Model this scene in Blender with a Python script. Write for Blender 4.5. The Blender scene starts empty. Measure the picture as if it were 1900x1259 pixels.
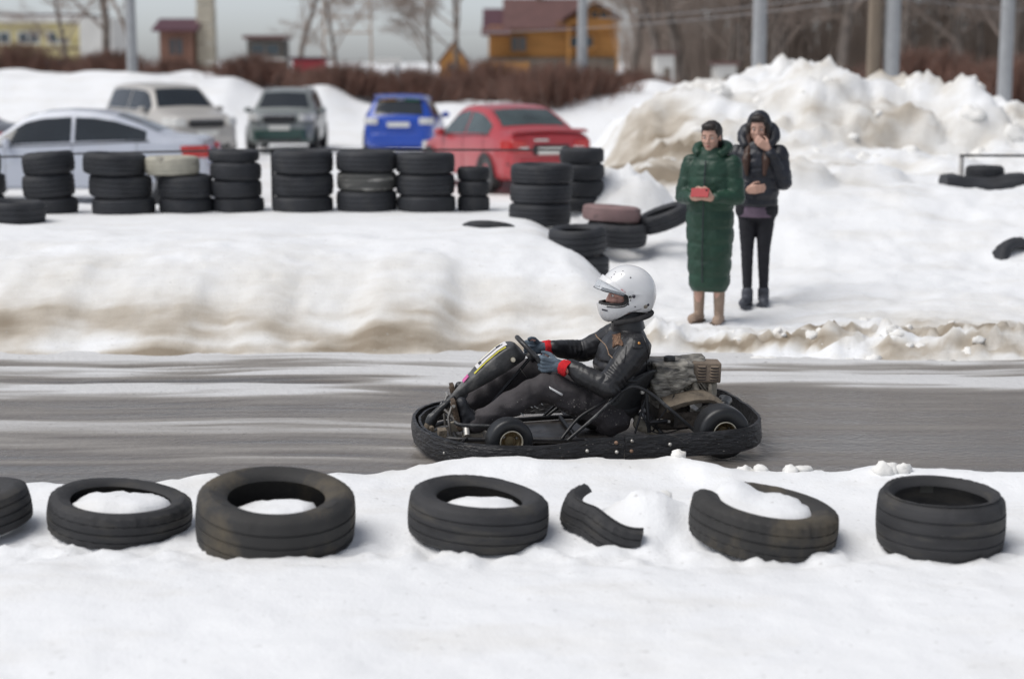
import bpy, bmesh, math, random
import numpy as np
from mathutils import Vector, Matrix, noise
from mathutils.bvhtree import BVHTree

R = math.radians
scene = bpy.context.scene
C = scene.collection

# ------------------------------------------------------------------ camera
CAM_H = 2.26
cd = bpy.data.cameras.new('camera')
cd.lens = 60.63
cd.sensor_width = 36.0
cd.clip_start = 0.1
cd.clip_end = 6000
cd.dof.use_dof = True
cd.dof.focus_distance = 10.05
cd.dof.aperture_fstop = 1.3
cam = bpy.data.objects.new('camera', cd)
C.objects.link(cam)
cam.location = (0, 0, CAM_H)
cam.rotation_euler = (R(90 - 9.134), 0, 0)
scene.camera = cam

# ------------------------------------------------------------------ sky, sun, exposure
SUN_EL, SUN_AZ = 60.0, 252.0          # azimuth clockwise from +Y: to the left, a little behind the camera
w = bpy.data.worlds.new('World')
scene.world = w
w.use_nodes = True
nt = w.node_tree
bg = nt.nodes['Background']
sky = nt.nodes.new('ShaderNodeTexSky')
sky.sky_type = 'NISHITA'
sky.sun_disc = False
sky.sun_elevation = R(SUN_EL)
sky.sun_rotation = R(SUN_AZ)
sky.air_density = 0.55
sky.dust_density = 1.0
sky.ozone_density = 1.0
hs = nt.nodes.new('ShaderNodeHueSaturation')
hs.inputs['Saturation'].default_value = 0.38
nt.links.new(sky.outputs[0], hs.inputs['Color'])
nt.links.new(hs.outputs[0], bg.inputs['Color'])
bg.inputs['Strength'].default_value = 0.093

sl = bpy.data.lights.new('sun', 'SUN')
sl.energy = 1.5
sl.angle = R(45)
sl.color = (1.0, 0.97, 0.93)
so = bpy.data.objects.new('sun', sl)
C.objects.link(so)
sd = Vector((math.sin(R(SUN_AZ)) * math.cos(R(SUN_EL)), math.cos(R(SUN_AZ)) * math.cos(R(SUN_EL)), math.sin(R(SUN_EL))))
so.rotation_euler = sd.to_track_quat('Z', 'Y').to_euler()
so.location = sd * 30

scene.view_settings.view_transform = 'Standard'
scene.view_settings.look = 'None'
scene.view_settings.exposure = 0.63
scene.view_settings.gamma = 1.0

# ------------------------------------------------------------------ helpers
def V(*a):
    return Vector(a)

def smooth(a, b, x):
    t = np.clip((x - a) / (b - a), 0, 1)
    return t * t * (3 - 2 * t)

def _hash(ix, iy, seed):
    h = (ix.astype(np.int64) * 374761393 + iy.astype(np.int64) * 668265263 + seed * 974634777) & 0xFFFFFFFF
    h = ((h ^ (h >> 13)) * 1274126177) & 0xFFFFFFFF
    return ((h ^ (h >> 16)) & 0xFFFF) / 32767.5 - 1.0

def vnoise(x, y, seed=0):
    x = np.asarray(x, float); y = np.asarray(y, float)
    ix = np.floor(x); iy = np.floor(y)
    fx = x - ix; fy = y - iy
    fx = fx * fx * fx * (fx * (fx * 6 - 15) + 10); fy = fy * fy * fy * (fy * (fy * 6 - 15) + 10)
    a = _hash(ix, iy, seed); b = _hash(ix + 1, iy, seed)
    c = _hash(ix, iy + 1, seed); d = _hash(ix + 1, iy + 1, seed)
    return a + (b - a) * fx + (c - a) * fy + (a - b - c + d) * fx * fy

def fbm(x, y, o=4, seed=0, gain=0.5):
    s = 0; a = 1.0; t = 0
    for k in range(o):
        s = s + a * vnoise(x * 2 ** k + 17.3 * k, y * 2 ** k - 9.1 * k, seed + k)
        t += a; a *= gain
    return s / t

class MB:
    """collects shapes; build() links them as ONE mesh object"""
    def __init__(s):
        s.v = []; s.f = []
    def add(s, vs, fs):
        o = len(s.v)
        s.v += [tuple(p) for p in vs]
        s.f += [tuple(i + o for i in f) for f in fs]
        return s
    def box(s, c, d, rot=None):
        hx, hy, hz = d[0] / 2, d[1] / 2, d[2] / 2
        vs = [Vector((x, y, z)) for x in (-hx, hx) for y in (-hy, hy) for z in (-hz, hz)]
        if rot is not None: vs = [rot @ p for p in vs]
        return s.add([p + Vector(c) for p in vs], [(0, 1, 3, 2), (4, 6, 7, 5), (0, 4, 5, 1), (2, 3, 7, 6), (0, 2, 6, 4), (1, 5, 7, 3)])
    def cone(s, p0, p1, r0, r1, n=12, caps=True):
        p0 = Vector(p0); p1 = Vector(p1)
        z = (p1 - p0).normalized()
        x = z.orthogonal().normalized(); y = z.cross(x)
        vs = []
        for p, r in ((p0, r0), (p1, r1)):
            for k in range(n):
                a = 2 * math.pi * k / n
                vs.append(p + (x * math.cos(a) + y * math.sin(a)) * r)
        fs = [(k, (k + 1) % n, n + (k + 1) % n, n + k) for k in range(n)]
        if caps: fs += [tuple(range(n - 1, -1, -1)), tuple(range(n, 2 * n))]
        return s.add(vs, fs)
    def cyl(s, p0, p1, r, n=16):
        return s.cone(p0, p1, r, r, n)
    def tube(s, pts, r, n=8, closed=False):
        pts = [Vector(p) for p in pts]
        m = len(pts)
        rs = r if isinstance(r, (list, tuple)) else [r] * m
        vs = []; ref = None
        for i, p in enumerate(pts):
            if closed: t = pts[(i + 1) % m] - pts[i - 1]
            else: t = pts[min(i + 1, m - 1)] - pts[max(i - 1, 0)]
            t.normalize()
            if ref is None: ref = t.orthogonal().normalized()
            ref = (ref - t * ref.dot(t)).normalized()
            b = t.cross(ref)
            for k in range(n):
                a = 2 * math.pi * k / n
                vs.append(p + (ref * math.cos(a) + b * math.sin(a)) * rs[i])
        fs = []
        for i in range(m if closed else m - 1):
            j = (i + 1) % m
            fs += [(i * n + k, i * n + (k + 1) % n, j * n + (k + 1) % n, j * n + k) for k in range(n)]
        if not closed: fs += [tuple(range(n - 1, -1, -1)), tuple(range((m - 1) * n, m * n))]
        return s.add(vs, fs)
    def caps(s, p0, p1, r0, r1, n=14, rings=4):
        """tapered capsule"""
        p0 = Vector(p0); p1 = Vector(p1)
        z = p1 - p0
        z = z.normalized() if z.length > 1e-6 else Vector((0, 0, 1))
        x = z.orthogonal().normalized(); y = z.cross(x)
        vs = [p0 - z * r0]
        prof = [(p0, r0, -R(90) + R(90) * k / rings) for k in range(1, rings + 1)] + [(p1, r1, R(90) * k / rings) for k in range(rings)]
        for p, r, a in prof:
            for k in range(n):
                b = 2 * math.pi * k / n
                vs.append(p + z * r * math.sin(a) + (x * math.cos(b) + y * math.sin(b)) * r * math.cos(a))
        vs.append(p1 + z * r1)
        m = len(prof)
        fs = [(0, 1 + (k + 1) % n, 1 + k) for k in range(n)]
        for i in range(m - 1):
            fs += [(1 + i * n + k, 1 + i * n + (k + 1) % n, 1 + (i + 1) * n + (k + 1) % n, 1 + (i + 1) * n + k) for k in range(n)]
        e = len(vs) - 1
        fs += [(1 + (m - 1) * n + k, 1 + (m - 1) * n + (k + 1) % n, e) for k in range(n)]
        return s.add(vs, fs)
    def ball(s, c, r, rot=None, nu=18, nv=10):
        r = (r, r, r) if not isinstance(r, (tuple, list)) else r
        vs = []; fs = []
        for i in range(nv + 1):
            a = -math.pi / 2 + math.pi * i / nv
            for k in range(nu):
                b = 2 * math.pi * k / nu
                p = Vector((r[0] * math.cos(a) * math.cos(b), r[1] * math.cos(a) * math.sin(b), r[2] * math.sin(a)))
                if rot is not None: p = rot @ p
                vs.append(p + Vector(c))
        for i in range(nv):
            fs += [(i * nu + k, i * nu + (k + 1) % nu, (i + 1) * nu + (k + 1) % nu, (i + 1) * nu + k) for k in range(nu)]
        return s.add(vs, fs)
    def lathe(s, prof, n=48, mat=None, closed=False, a0=0.0, a1=2 * math.pi, mod=None):
        """prof: (r, h) pairs turned round Z; mod(i, k, r, h) -> (r, h)"""
        full = abs(a1 - a0 - 2 * math.pi) < 1e-6
        m = len(prof); nn = n if full else n + 1
        vs = []
        for k in range(nn):
            a = a0 + (a1 - a0) * k / n
            for i, (r, h) in enumerate(prof):
                if mod: r, h = mod(i, k, r, h)
                p = Vector((r * math.cos(a), r * math.sin(a), h))
                vs.append(mat @ p if mat is not None else p)
        fs = []
        for k in range(n):
            k2 = (k + 1) % nn
            for i in range(m if closed else m - 1):
                j = (i + 1) % m
                fs.append((k * m + i, k2 * m + i, k2 * m + j, k * m + j))
        if not full and closed:
            fs += [tuple(range(m)), tuple(reversed(range(n * m, n * m + m)))]
        return s.add(vs, fs)
    def loft(s, rings, cap=True):
        n = len(rings[0]); vs = []; fs = []
        for r in rings: vs += [Vector(p) for p in r]
        for i in range(len(rings) - 1):
            fs += [(i * n + k, i * n + (k + 1) % n, (i + 1) * n + (k + 1) % n, (i + 1) * n + k) for k in range(n)]
        if cap: fs += [tuple(range(n - 1, -1, -1)), tuple(range((len(rings) - 1) * n, len(rings) * n))]
        return s.add(vs, fs)
    def sheet(s, grid):
        n = len(grid[0]); vs = []; fs = []
        for r in grid: vs += [Vector(p) for p in r]
        for i in range(len(grid) - 1):
            fs += [(i * n + k, i * n + k + 1, (i + 1) * n + k + 1, (i + 1) * n + k) for k in range(n - 1)]
        return s.add(vs, fs)
    def prism(s, outline, d, mat=None):
        """outline of (x, y) extruded by d along z"""
        n = len(outline)
        vs = [Vector((x, y, 0)) for x, y in outline] + [Vector((x, y, d)) for x, y in outline]
        if mat is not None: vs = [mat @ p for p in vs]
        fs = [tuple(range(n - 1, -1, -1)), tuple(range(n, 2 * n))] + [(k, (k + 1) % n, n + (k + 1) % n, n + k) for k in range(n)]
        return s.add(vs, fs)
    def mesh(s, name, mat=None, angle=40):
        me = bpy.data.meshes.new(name)
        me.from_pydata([tuple(p) for p in s.v], [], s.f)
        me.update()
        if angle:
            me.polygons.foreach_set('use_smooth', [True] * len(me.polygons))
            me.set_sharp_from_angle(angle=R(angle))
        if mat: me.materials.append(mat)
        return me
    def build(s, name, mat, parent=None, angle=40, bevel=0, solid=0, seg=2, out=None):
        me = s.mesh(name, mat, 0)
        if len(me.polygons) < 30000: recalc(me)
        if angle:
            me.polygons.foreach_set('use_smooth', [True] * len(me.polygons))
            me.set_sharp_from_angle(angle=R(angle))
        if out is not None: orient(me, Vector(out))
        o = bpy.data.objects.new(name, me)
        C.objects.link(o)
        if parent: o.parent = parent
        if solid:
            m = o.modifiers.new('solid', 'SOLIDIFY'); m.thickness = solid; m.offset = 0
        if bevel:
            m = o.modifiers.new('bevel', 'BEVEL'); m.width = bevel; m.segments = seg; m.limit_method = 'ANGLE'; m.angle_limit = R(35)
        return o

def fix_normals(me):
    bm = bmesh.new(); bm.from_mesh(me)
    bmesh.ops.remove_doubles(bm, verts=bm.verts, dist=1e-5)
    bmesh.ops.recalc_face_normals(bm, faces=bm.faces)
    bm.to_mesh(me); bm.free()

def recalc(me):
    bm = bmesh.new(); bm.from_mesh(me)
    bmesh.ops.recalc_face_normals(bm, faces=bm.faces)
    bm.to_mesh(me); bm.free()

def orient(me, c):
    """an open sheet turned so that it faces away from c"""
    if sum((p.center - c).dot(p.normal) for p in me.polygons) < 0: me.flip_normals()

def tag(o, label=None, cat=None, group=None, kind=None):
    if label: o['label'] = label
    if cat: o['category'] = cat
    if group: o['group'] = group
    if kind: o['kind'] = kind
    return o

def empty(name, loc=(0, 0, 0), rz=0.0, label=None, cat=None, group=None):
    o = bpy.data.objects.new(name, None)
    C.objects.link(o)
    o.location = loc; o.rotation_euler = (0, 0, rz)
    o.empty_display_size = 0.2
    return tag(o, label, cat, group)

def evaluated(o):
    """mesh of an object with its modifiers applied; the object is removed"""
    dg = bpy.context.evaluated_depsgraph_get()
    me = bpy.data.meshes.new_from_object(o.evaluated_get(dg))
    bpy.data.objects.remove(o)
    return me

def skin(name, mb, mat, parent, voxel=0.008, it=6, disp=None, fac=0.5):
    """overlapping capsules grown into one continuous surface"""
    me = mb.mesh('tmp', None, 0); fix_normals(me)
    o = bpy.data.objects.new('tmp', me); C.objects.link(o)
    m = o.modifiers.new('r', 'REMESH'); m.mode = 'VOXEL'; m.voxel_size = voxel
    if it:
        m = o.modifiers.new('s', 'SMOOTH'); m.iterations = it; m.factor = fac
    me = evaluated(o)
    me.name = name
    if disp:
        n = len(me.vertices)
        co = np.empty(n * 3); me.vertices.foreach_get('co', co); co = co.reshape(-1, 3)
        no = np.empty(n * 3); me.vertices.foreach_get('normal', no); no = no.reshape(-1, 3)
        co = co + no * disp(co, no)[:, None]
        me.vertices.foreach_set('co', co.reshape(-1)); me.update()
    me.materials.clear(); me.materials.append(mat)
    me.polygons.foreach_set('use_smooth', [True] * len(me.polygons))
    o = bpy.data.objects.new(name, me); C.objects.link(o)
    if parent: o.parent = parent
    return o

def bvh_of(o):
    return BVHTree.FromPolygons([v.co for v in o.data.vertices], [p.vertices for p in o.data.polygons])

def noise3(co, sc, seed=0.0):
    return np.array([noise.noise(Vector((p[0] * sc[0] + seed, p[1] * sc[1] + seed, p[2] * sc[2] - seed))) for p in co])

def decal(name, bvh, pts, faces, mat, parent, lift=0.003, ydir=1, solid=0.004, y0=-2.0):
    """(x, z) points dropped on a surface along y, so the patch follows the cloth"""
    vs = []; last = None
    for x, z in pts:
        hit = bvh.ray_cast(Vector((x, y0, z)), Vector((0, ydir, 0)))[0]
        if hit is None: hit = Vector((x, last.y if last else 0, z))
        last = hit
        vs.append(hit - Vector((0, ydir * lift, 0)))
    return MB().add(vs, faces).build(name, mat, parent, 40, solid=solid)

def grid_quad(p00, p10, p11, p01, nu, nv):
    pts = []; fs = []
    for j in range(nv + 1):
        for i in range(nu + 1):
            u, v = i / nu, j / nv
            x = (1 - u) * (1 - v) * p00[0] + u * (1 - v) * p10[0] + u * v * p11[0] + (1 - u) * v * p01[0]
            y = (1 - u) * (1 - v) * p00[1] + u * (1 - v) * p10[1] + u * v * p11[1] + (1 - u) * v * p01[1]
            pts.append((x, y))
    for j in range(nv):
        for i in range(nu):
            a = j * (nu + 1) + i
            fs.append((a, a + 1, a + nu + 2, a + nu + 1))
    return pts, fs

def text_mesh(body, size, font_depth=0.0006):
    cu = bpy.data.curves.new('t', 'FONT'); cu.body = body; cu.size = size; cu.extrude = font_depth; cu.align_x = 'CENTER'; cu.align_y = 'CENTER'
    o = bpy.data.objects.new('t', cu); C.objects.link(o)
    me = evaluated(o)
    return me

# ------------------------------------------------------------------ materials
def mat(name, col, rough=0.6, metal=0.0, var=0.2, scale=6.0, bump=0.0, bscale=60.0, spots=None, stretch=None, coat=0.0, spec=0.5, rvar=0.0, rot=None):
    """procedural: base colour varied by noise, optional layer of spots / mud (colour, scale, threshold, width), fine bump"""
    m = bpy.data.materials.new(name); m.use_nodes = True
    n = m.node_tree; L = n.links
    b = n.nodes['Principled BSDF']
    b.inputs['Roughness'].default_value = rough; b.inputs['Metallic'].default_value = metal
    b.inputs['Specular IOR Level'].default_value = spec
    if coat: b.inputs['Coat Weight'].default_value = coat; b.inputs['Coat Roughness'].default_value = 0.093
    tc = n.nodes.new('ShaderNodeTexCoord'); mp = n.nodes.new('ShaderNodeMapping')
    L.new(tc.outputs['Object'], mp.inputs[0])
    if stretch: mp.inputs['Scale'].default_value = stretch
    if rot: mp.inputs['Rotation'].default_value = rot
    tx = n.nodes.new('ShaderNodeTexNoise'); tx.inputs['Scale'].default_value = scale; tx.inputs['Detail'].default_value = 6
    L.new(mp.outputs[0], tx.inputs['Vector'])
    cr = n.nodes.new('ShaderNodeValToRGB')
    cr.color_ramp.elements[0].position = 0.3; cr.color_ramp.elements[1].position = 0.72
    cr.color_ramp.elements[0].color = (*[c * (1 - var) for c in col], 1); cr.color_ramp.elements[1].color = (*[min(1, c * (1 + var)) for c in col], 1)
    L.new(tx.outputs['Fac'], cr.inputs[0])
    out = cr.outputs[0]
    if spots:
        for sp in (spots if isinstance(spots, list) else [spots]):
            sc, ss, th, wd = sp[:4]
            t2 = n.nodes.new('ShaderNodeTexNoise'); t2.inputs['Scale'].default_value = ss; t2.inputs['Detail'].default_value = 8; t2.inputs['Roughness'].default_value = 0.65
            L.new(mp.outputs[0], t2.inputs['Vector'])
            r2 = n.nodes.new('ShaderNodeMapRange'); r2.inputs[1].default_value = th; r2.inputs[2].default_value = th + wd
            L.new(t2.outputs['Fac'], r2.inputs[0])
            mx = n.nodes.new('ShaderNodeMix'); mx.data_type = 'RGBA'
            L.new(r2.outputs[0], mx.inputs[0]); L.new(out, mx.inputs[6]); mx.inputs[7].default_value = (*sc, 1)
            out = mx.outputs[2]
    L.new(out, b.inputs['Base Color'])
    if rvar:
        r3 = n.nodes.new('ShaderNodeMapRange'); r3.inputs[3].default_value = max(0.02, rough - rvar); r3.inputs[4].default_value = min(1, rough + rvar)
        L.new(tx.outputs['Fac'], r3.inputs[0]); L.new(r3.outputs[0], b.inputs['Roughness'])
    if bump:
        t4 = n.nodes.new('ShaderNodeTexNoise'); t4.inputs['Scale'].default_value = bscale; t4.inputs['Detail'].default_value = 5
        L.new(mp.outputs[0], t4.inputs['Vector'])
        bp = n.nodes.new('ShaderNodeBump'); bp.inputs['Strength'].default_value = bump; bp.inputs['Distance'].default_value = 0.02
        L.new(t4.outputs['Fac'], bp.inputs['Height']); L.new(bp.outputs[0], b.inputs['Normal'])
    return m

def glass(name, col, rough=0.03, alpha=0.35):
    m = bpy.data.materials.new(name); m.use_nodes = True
    n = m.node_tree; L = n.links
    b = n.nodes['Principled BSDF']
    b.inputs['Base Color'].default_value = (*col, 1); b.inputs['Roughness'].default_value = rough
    b.inputs['IOR'].default_value = 1.5
    tc = n.nodes.new('ShaderNodeTexCoord'); tx = n.nodes.new('ShaderNodeTexNoise'); tx.inputs['Scale'].default_value = 4
    L.new(tc.outputs['Object'], tx.inputs['Vector'])
    mr = n.nodes.new('ShaderNodeMapRange'); mr.inputs[3].default_value = max(0, alpha - 0.04); mr.inputs[4].default_value = min(1, alpha + 0.04)
    L.new(tx.outputs['Fac'], mr.inputs[0]); L.new(mr.outputs[0], b.inputs['Alpha'])
    return m

def dirt_mat(name, attr, clean, dirty, rough=0.7, bump=0.25, bscale=9.0, scale=2.5, wet=None, st=None):
    """two colours mixed by a vertex attribute broken up with noise"""
    m = bpy.data.materials.new(name); m.use_nodes = True
    n = m.node_tree; L = n.links
    b = n.nodes['Principled BSDF']
    b.inputs['Roughness'].default_value = rough
    b.inputs['Specular IOR Level'].default_value = 0.35
    at = n.nodes.new('ShaderNodeAttribute'); at.attribute_name = attr
    tc = n.nodes.new('ShaderNodeTexCoord')
    tx = n.nodes.new('ShaderNodeTexNoise'); tx.inputs['Scale'].default_value = scale; tx.inputs['Detail'].default_value = 9; tx.inputs['Roughness'].default_value = 0.6
    mp = n.nodes.new('ShaderNodeMapping'); L.new(tc.outputs['Object'], mp.inputs[0])
    if st: mp.inputs['Scale'].default_value = st
    L.new(mp.outputs[0], tx.inputs['Vector'])
    ad = n.nodes.new('ShaderNodeMath'); ad.operation = 'MULTIPLY_ADD'
    L.new(tx.outputs['Fac'], ad.inputs[0]); ad.inputs[1].default_value = 0.9
    L.new(at.outputs['Fac'], ad.inputs[2])
    mr = n.nodes.new('ShaderNodeMapRange'); mr.inputs[1].default_value = 0.45; mr.inputs[2].default_value = 1.4
    L.new(ad.outputs[0], mr.inputs[0])
    cr = n.nodes.new('ShaderNodeValToRGB'); el = cr.color_ramp.elements
    el[0].position = 0.0; el[0].color = (*clean, 1)
    el[1].position = 1.0; el[1].color = (*dirty[-1], 1)
    for k, c in enumerate(dirty[:-1]):
        e = el.new((k + 1) / len(dirty)); e.color = (*c, 1)
    L.new(mr.outputs[0], cr.inputs[0]); L.new(cr.outputs[0], b.inputs['Base Color'])
    if wet:
        m2 = n.nodes.new('ShaderNodeMapRange'); m2.inputs[1].default_value = 0.1; m2.inputs[2].default_value = 0.8
        m2.inputs[3].default_value = rough; m2.inputs[4].default_value = wet
        L.new(mr.outputs[0], m2.inputs[0]); L.new(m2.outputs[0], b.inputs['Roughness'])
    t4 = n.nodes.new('ShaderNodeTexNoise'); t4.inputs['Scale'].default_value = bscale; t4.inputs['Detail'].default_value = 8
    L.new(tc.outputs['Object'], t4.inputs['Vector'])
    bp = n.nodes.new('ShaderNodeBump'); bp.inputs['Strength'].default_value = bump; bp.inputs['Distance'].default_value = 0.05
    L.new(t4.outputs['Fac'], bp.inputs['Height'])
    # icy grain and scattered grit
    t5 = n.nodes.new('ShaderNodeTexNoise'); t5.inputs['Scale'].default_value = 55; t5.inputs['Detail'].default_value = 4
    L.new(tc.outputs['Object'], t5.inputs['Vector'])
    b2 = n.nodes.new('ShaderNodeBump'); b2.inputs['Strength'].default_value = 0.35; b2.inputs['Distance'].default_value = 0.008
    L.new(t5.outputs['Fac'], b2.inputs['Height']); L.new(bp.outputs[0], b2.inputs['Normal']); L.new(b2.outputs[0], b.inputs['Normal'])
    t6 = n.nodes.new('ShaderNodeTexNoise'); t6.inputs['Scale'].default_value = 26; t6.inputs['Detail'].default_value = 3
    L.new(tc.outputs['Object'], t6.inputs['Vector'])
    m6 = n.nodes.new('ShaderNodeMapRange'); m6.inputs[1].default_value = 0.66; m6.inputs[2].default_value = 0.74; m6.inputs[4].default_value = 0.45
    L.new(t6.outputs['Fac'], m6.inputs[0])
    mx = n.nodes.new('ShaderNodeMix'); mx.data_type = 'RGBA'; mx.inputs[7].default_value = (*[c * 0.6 for c in dirty[0]], 1)
    L.new(m6.outputs[0], mx.inputs[0]); L.new(cr.outputs[0], mx.inputs[6]); L.new(mx.outputs[2], b.inputs['Base Color'])
    return m

M = {}
M['snow'] = dirt_mat('snow', 'dirt', (0.87, 0.88, 0.89), [(0.74, 0.725, 0.69), (0.50, 0.45, 0.38), (0.28, 0.23, 0.17)], 0.65, 0.22, 7.0, st=(0.45, 1, 1))
M['lump'] = mat('snow_lump', (0.82, 0.81, 0.78), 0.7, var=0.08, scale=3, bump=0.5, bscale=14, spots=((0.5, 0.42, 0.32), 3.0, 0.62, 0.2))
M['road'] = dirt_mat('wet_asphalt', 'slush', (0.145, 0.14, 0.136), [(0.165, 0.148, 0.134), (0.29, 0.272, 0.252), (0.62, 0.62, 0.62)], 0.17, 0.22, 18.0, 1.6, wet=0.6, st=(0.25, 2.2, 1))
M['tyre'] = mat('old_tyre_rubber', (0.032, 0.032, 0.034), 0.75, var=0.35, scale=5, bump=0.12, bscale=90, spots=[((0.10, 0.09, 0.072), 3.0, 0.50, 0.35), ((0.16, 0.16, 0.155), 30, 0.66, 0.12)], stretch=(1, 1, 4), rvar=0.12)
M['tyre_mud'] = mat('muddy_tyre_rubber', (0.034, 0.033, 0.032), 0.78, var=0.3, scale=5, bump=0.12, bscale=90, spots=((0.15, 0.12, 0.075), 2.4, 0.5, 0.3), rvar=0.1)
M['tyre_wall'] = mat('stacked_tyre_rubber', (0.026, 0.028, 0.033), 0.7, var=0.35, scale=4, bump=0.1, bscale=60, spots=((0.07, 0.068, 0.065), 2.5, 0.55, 0.3))
M['tyre_cream'] = mat('cream_painted_tyre', (0.42, 0.40, 0.33), 0.7, var=0.2, scale=5, spots=((0.12, 0.11, 0.1), 4, 0.58, 0.1))
M['tyre_pale'] = mat('worn_white_painted_tyre', (0.09, 0.09, 0.085), 0.7, var=0.3, scale=4, spots=((0.42, 0.41, 0.38), 3.0, 0.55, 0.12), stretch=(1, 1, 5))
M['tyre_pink'] = mat('faded_pink_painted_tyre', (0.26, 0.17, 0.165), 0.75, var=0.25, scale=3, spots=((0.06, 0.055, 0.055), 4.0, 0.56, 0.1))
M['kart_tyre'] = mat('wet_slick_rubber', (0.016, 0.017, 0.019), 0.42, var=0.3, scale=9, spots=((0.05, 0.045, 0.04), 12, 0.62, 0.1), rvar=0.15)
M['belt'] = mat('rubber_bumper_belt', (0.018, 0.018, 0.020), 0.42, var=0.6, scale=6, stretch=(1, 1, 3), bump=0.8, bscale=20, spots=[((0.11, 0.10, 0.09), 11, 0.60, 0.18), ((0.30, 0.29, 0.27), 75, 0.68, 0.05)], rvar=0.2)
M['blackm'] = mat('black_painted_steel', (0.016, 0.016, 0.018), 0.42, 0.0, var=0.4, scale=12, spots=((0.13, 0.11, 0.09), 14, 0.62, 0.12), rvar=0.1)
M['steel'] = mat('worn_steel', (0.42, 0.40, 0.37), 0.4, 0.8, var=0.3, scale=20, spots=((0.12, 0.09, 0.06), 18, 0.58, 0.1))
M['bolt'] = mat('zinc_bolt', (0.60, 0.58, 0.54), 0.45, 0.5, var=0.2, scale=30)
M['rust'] = mat('rusty_bolt', (0.30, 0.19, 0.13), 0.7, 0.2, var=0.3, scale=30)
M['gold'] = mat('dull_gold_rim', (0.36, 0.28, 0.16), 0.42, 0.6, var=0.3, scale=14, spots=((0.05, 0.04, 0.03), 10, 0.55, 0.2))
M['rimlip'] = mat('pale_rim_lip', (0.60, 0.55, 0.44), 0.4, 0.5, var=0.2, scale=14)
M['mud'] = mat('dried_mud', (0.19, 0.155, 0.115), 0.85, var=0.35, scale=9, bump=0.7, bscale=28, spots=((0.05, 0.045, 0.04), 7, 0.55, 0.15))
M['mudshade'] = mat('shade_darkened_mud', (0.075, 0.062, 0.050), 0.8, var=0.5, scale=9, bump=0.7, bscale=28, spots=((0.02, 0.02, 0.02), 6, 0.5, 0.15))  # mud darkened in colour to stand for the shade beneath the chain guard
M['mudwrap'] = mat('mud_caked_tank', (0.24, 0.225, 0.195), 0.55, var=0.7, scale=11, stretch=(1.6, 1.0, 4.0), bump=0.8, bscale=16, spots=((0.05, 0.05, 0.05), 6, 0.56, 0.12), rot=(0, R(-32), 0))
M['mudbox'] = mat('mud_covered_muffler', (0.21, 0.165, 0.125), 0.8, var=0.25, scale=9, bump=0.4, bscale=40)
M['fin'] = mat('muddy_alloy', (0.30, 0.27, 0.22), 0.6, 0.3, var=0.35, scale=15, spots=((0.07, 0.06, 0.045), 12, 0.52, 0.12))
M['fairing'] = mat('dusty_grey_fairing', (0.07, 0.071, 0.072), 0.45, var=0.6, scale=7, spots=[((0.20, 0.19, 0.175), 7, 0.52, 0.2), ((0.02, 0.02, 0.022), 5, 0.56, 0.1)], bump=0.25, bscale=30, rvar=0.15)
M['plastic'] = mat('scuffed_black_plastic', (0.028, 0.029, 0.031), 0.42, var=0.5, scale=9, spots=((0.16, 0.16, 0.155), 9, 0.54, 0.16), bump=0.2, bscale=40, rvar=0.15)
M['seat'] = mat('black_glassfibre_seat', (0.018, 0.019, 0.021), 0.45, var=0.4, scale=9, spots=((0.12, 0.11, 0.10), 40, 0.66, 0.05), rvar=0.15)
M['white'] = mat('white_sticker', (0.74, 0.72, 0.72), 0.5, var=0.08, scale=20)
M['yellow'] = mat('yellow_sticker', (0.58, 0.52, 0.06), 0.5, var=0.15, scale=30)
M['pink'] = mat('pink_sticker', (0.62, 0.11, 0.33), 0.5, var=0.3, scale=50, spots=((0.1, 0.07, 0.09), 45, 0.6, 0.05))
M['ink'] = mat('black_print', (0.02, 0.018, 0.03), 0.5, var=0.1)
M['redink'] = mat('red_print', (0.62, 0.05, 0.07), 0.5, var=0.1)
M['floor'] = mat('wet_aluminium_tray', (0.16, 0.145, 0.13), 0.4, 0.5, var=0.4, scale=8, spots=((0.06, 0.05, 0.045), 9, 0.5, 0.15))
M['leather'] = mat('black_leather', (0.020, 0.020, 0.022), 0.40, var=0.35, scale=7, bump=0.10, bscale=40, rvar=0.06, spec=0.5)
M['trouser'] = mat('charcoal_trouser_cloth', (0.062, 0.056, 0.059), 0.88, var=0.35, scale=7, bump=0.25, bscale=140, spots=((0.12, 0.10, 0.085), 60, 0.70, 0.05))
M['boot'] = mat('black_boot_leather', (0.020, 0.021, 0.025), 0.45, var=0.4, scale=12, bump=0.25, bscale=60, spots=((0.10, 0.09, 0.08), 55, 0.66, 0.06))
M['sole'] = mat('brown_muddy_sole', (0.085, 0.058, 0.038), 0.8, var=0.4, scale=25, bump=0.4, bscale=60)
M['glove'] = mat('grey_blue_knit', (0.125, 0.165, 0.205), 0.9, var=0.35, scale=26, stretch=(1, 1, 2.5), bump=0.6, bscale=170)
M['redcuff'] = mat('red_knit', (0.66, 0.012, 0.02), 0.85, var=0.2, scale=40, bump=0.5, bscale=160)
M['scarf'] = mat('dark_knit_collar', (0.032, 0.033, 0.036), 0.85, var=0.4, scale=12, bump=0.4, bscale=80)
M['skin'] = mat('skin', (0.66, 0.37, 0.30), 0.5, var=0.14, scale=14)
M['skinpale'] = mat('pale_skin', (0.58, 0.35, 0.27), 0.5, var=0.12, scale=14)
M['helmet'] = mat('white_helmet_paint', (0.80, 0.80, 0.80), 0.16, var=0.02, scale=3, coat=0.6)
M['lining'] = mat('helmet_lining', (0.045, 0.043, 0.043), 0.9, var=0.3, scale=30)
M['visor'] = glass('clear_visor', (0.80, 0.86, 0.92), 0.04, 0.16)
M['reflect'] = mat('reflective_white', (0.78, 0.78, 0.78), 0.4, var=0.06)
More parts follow.
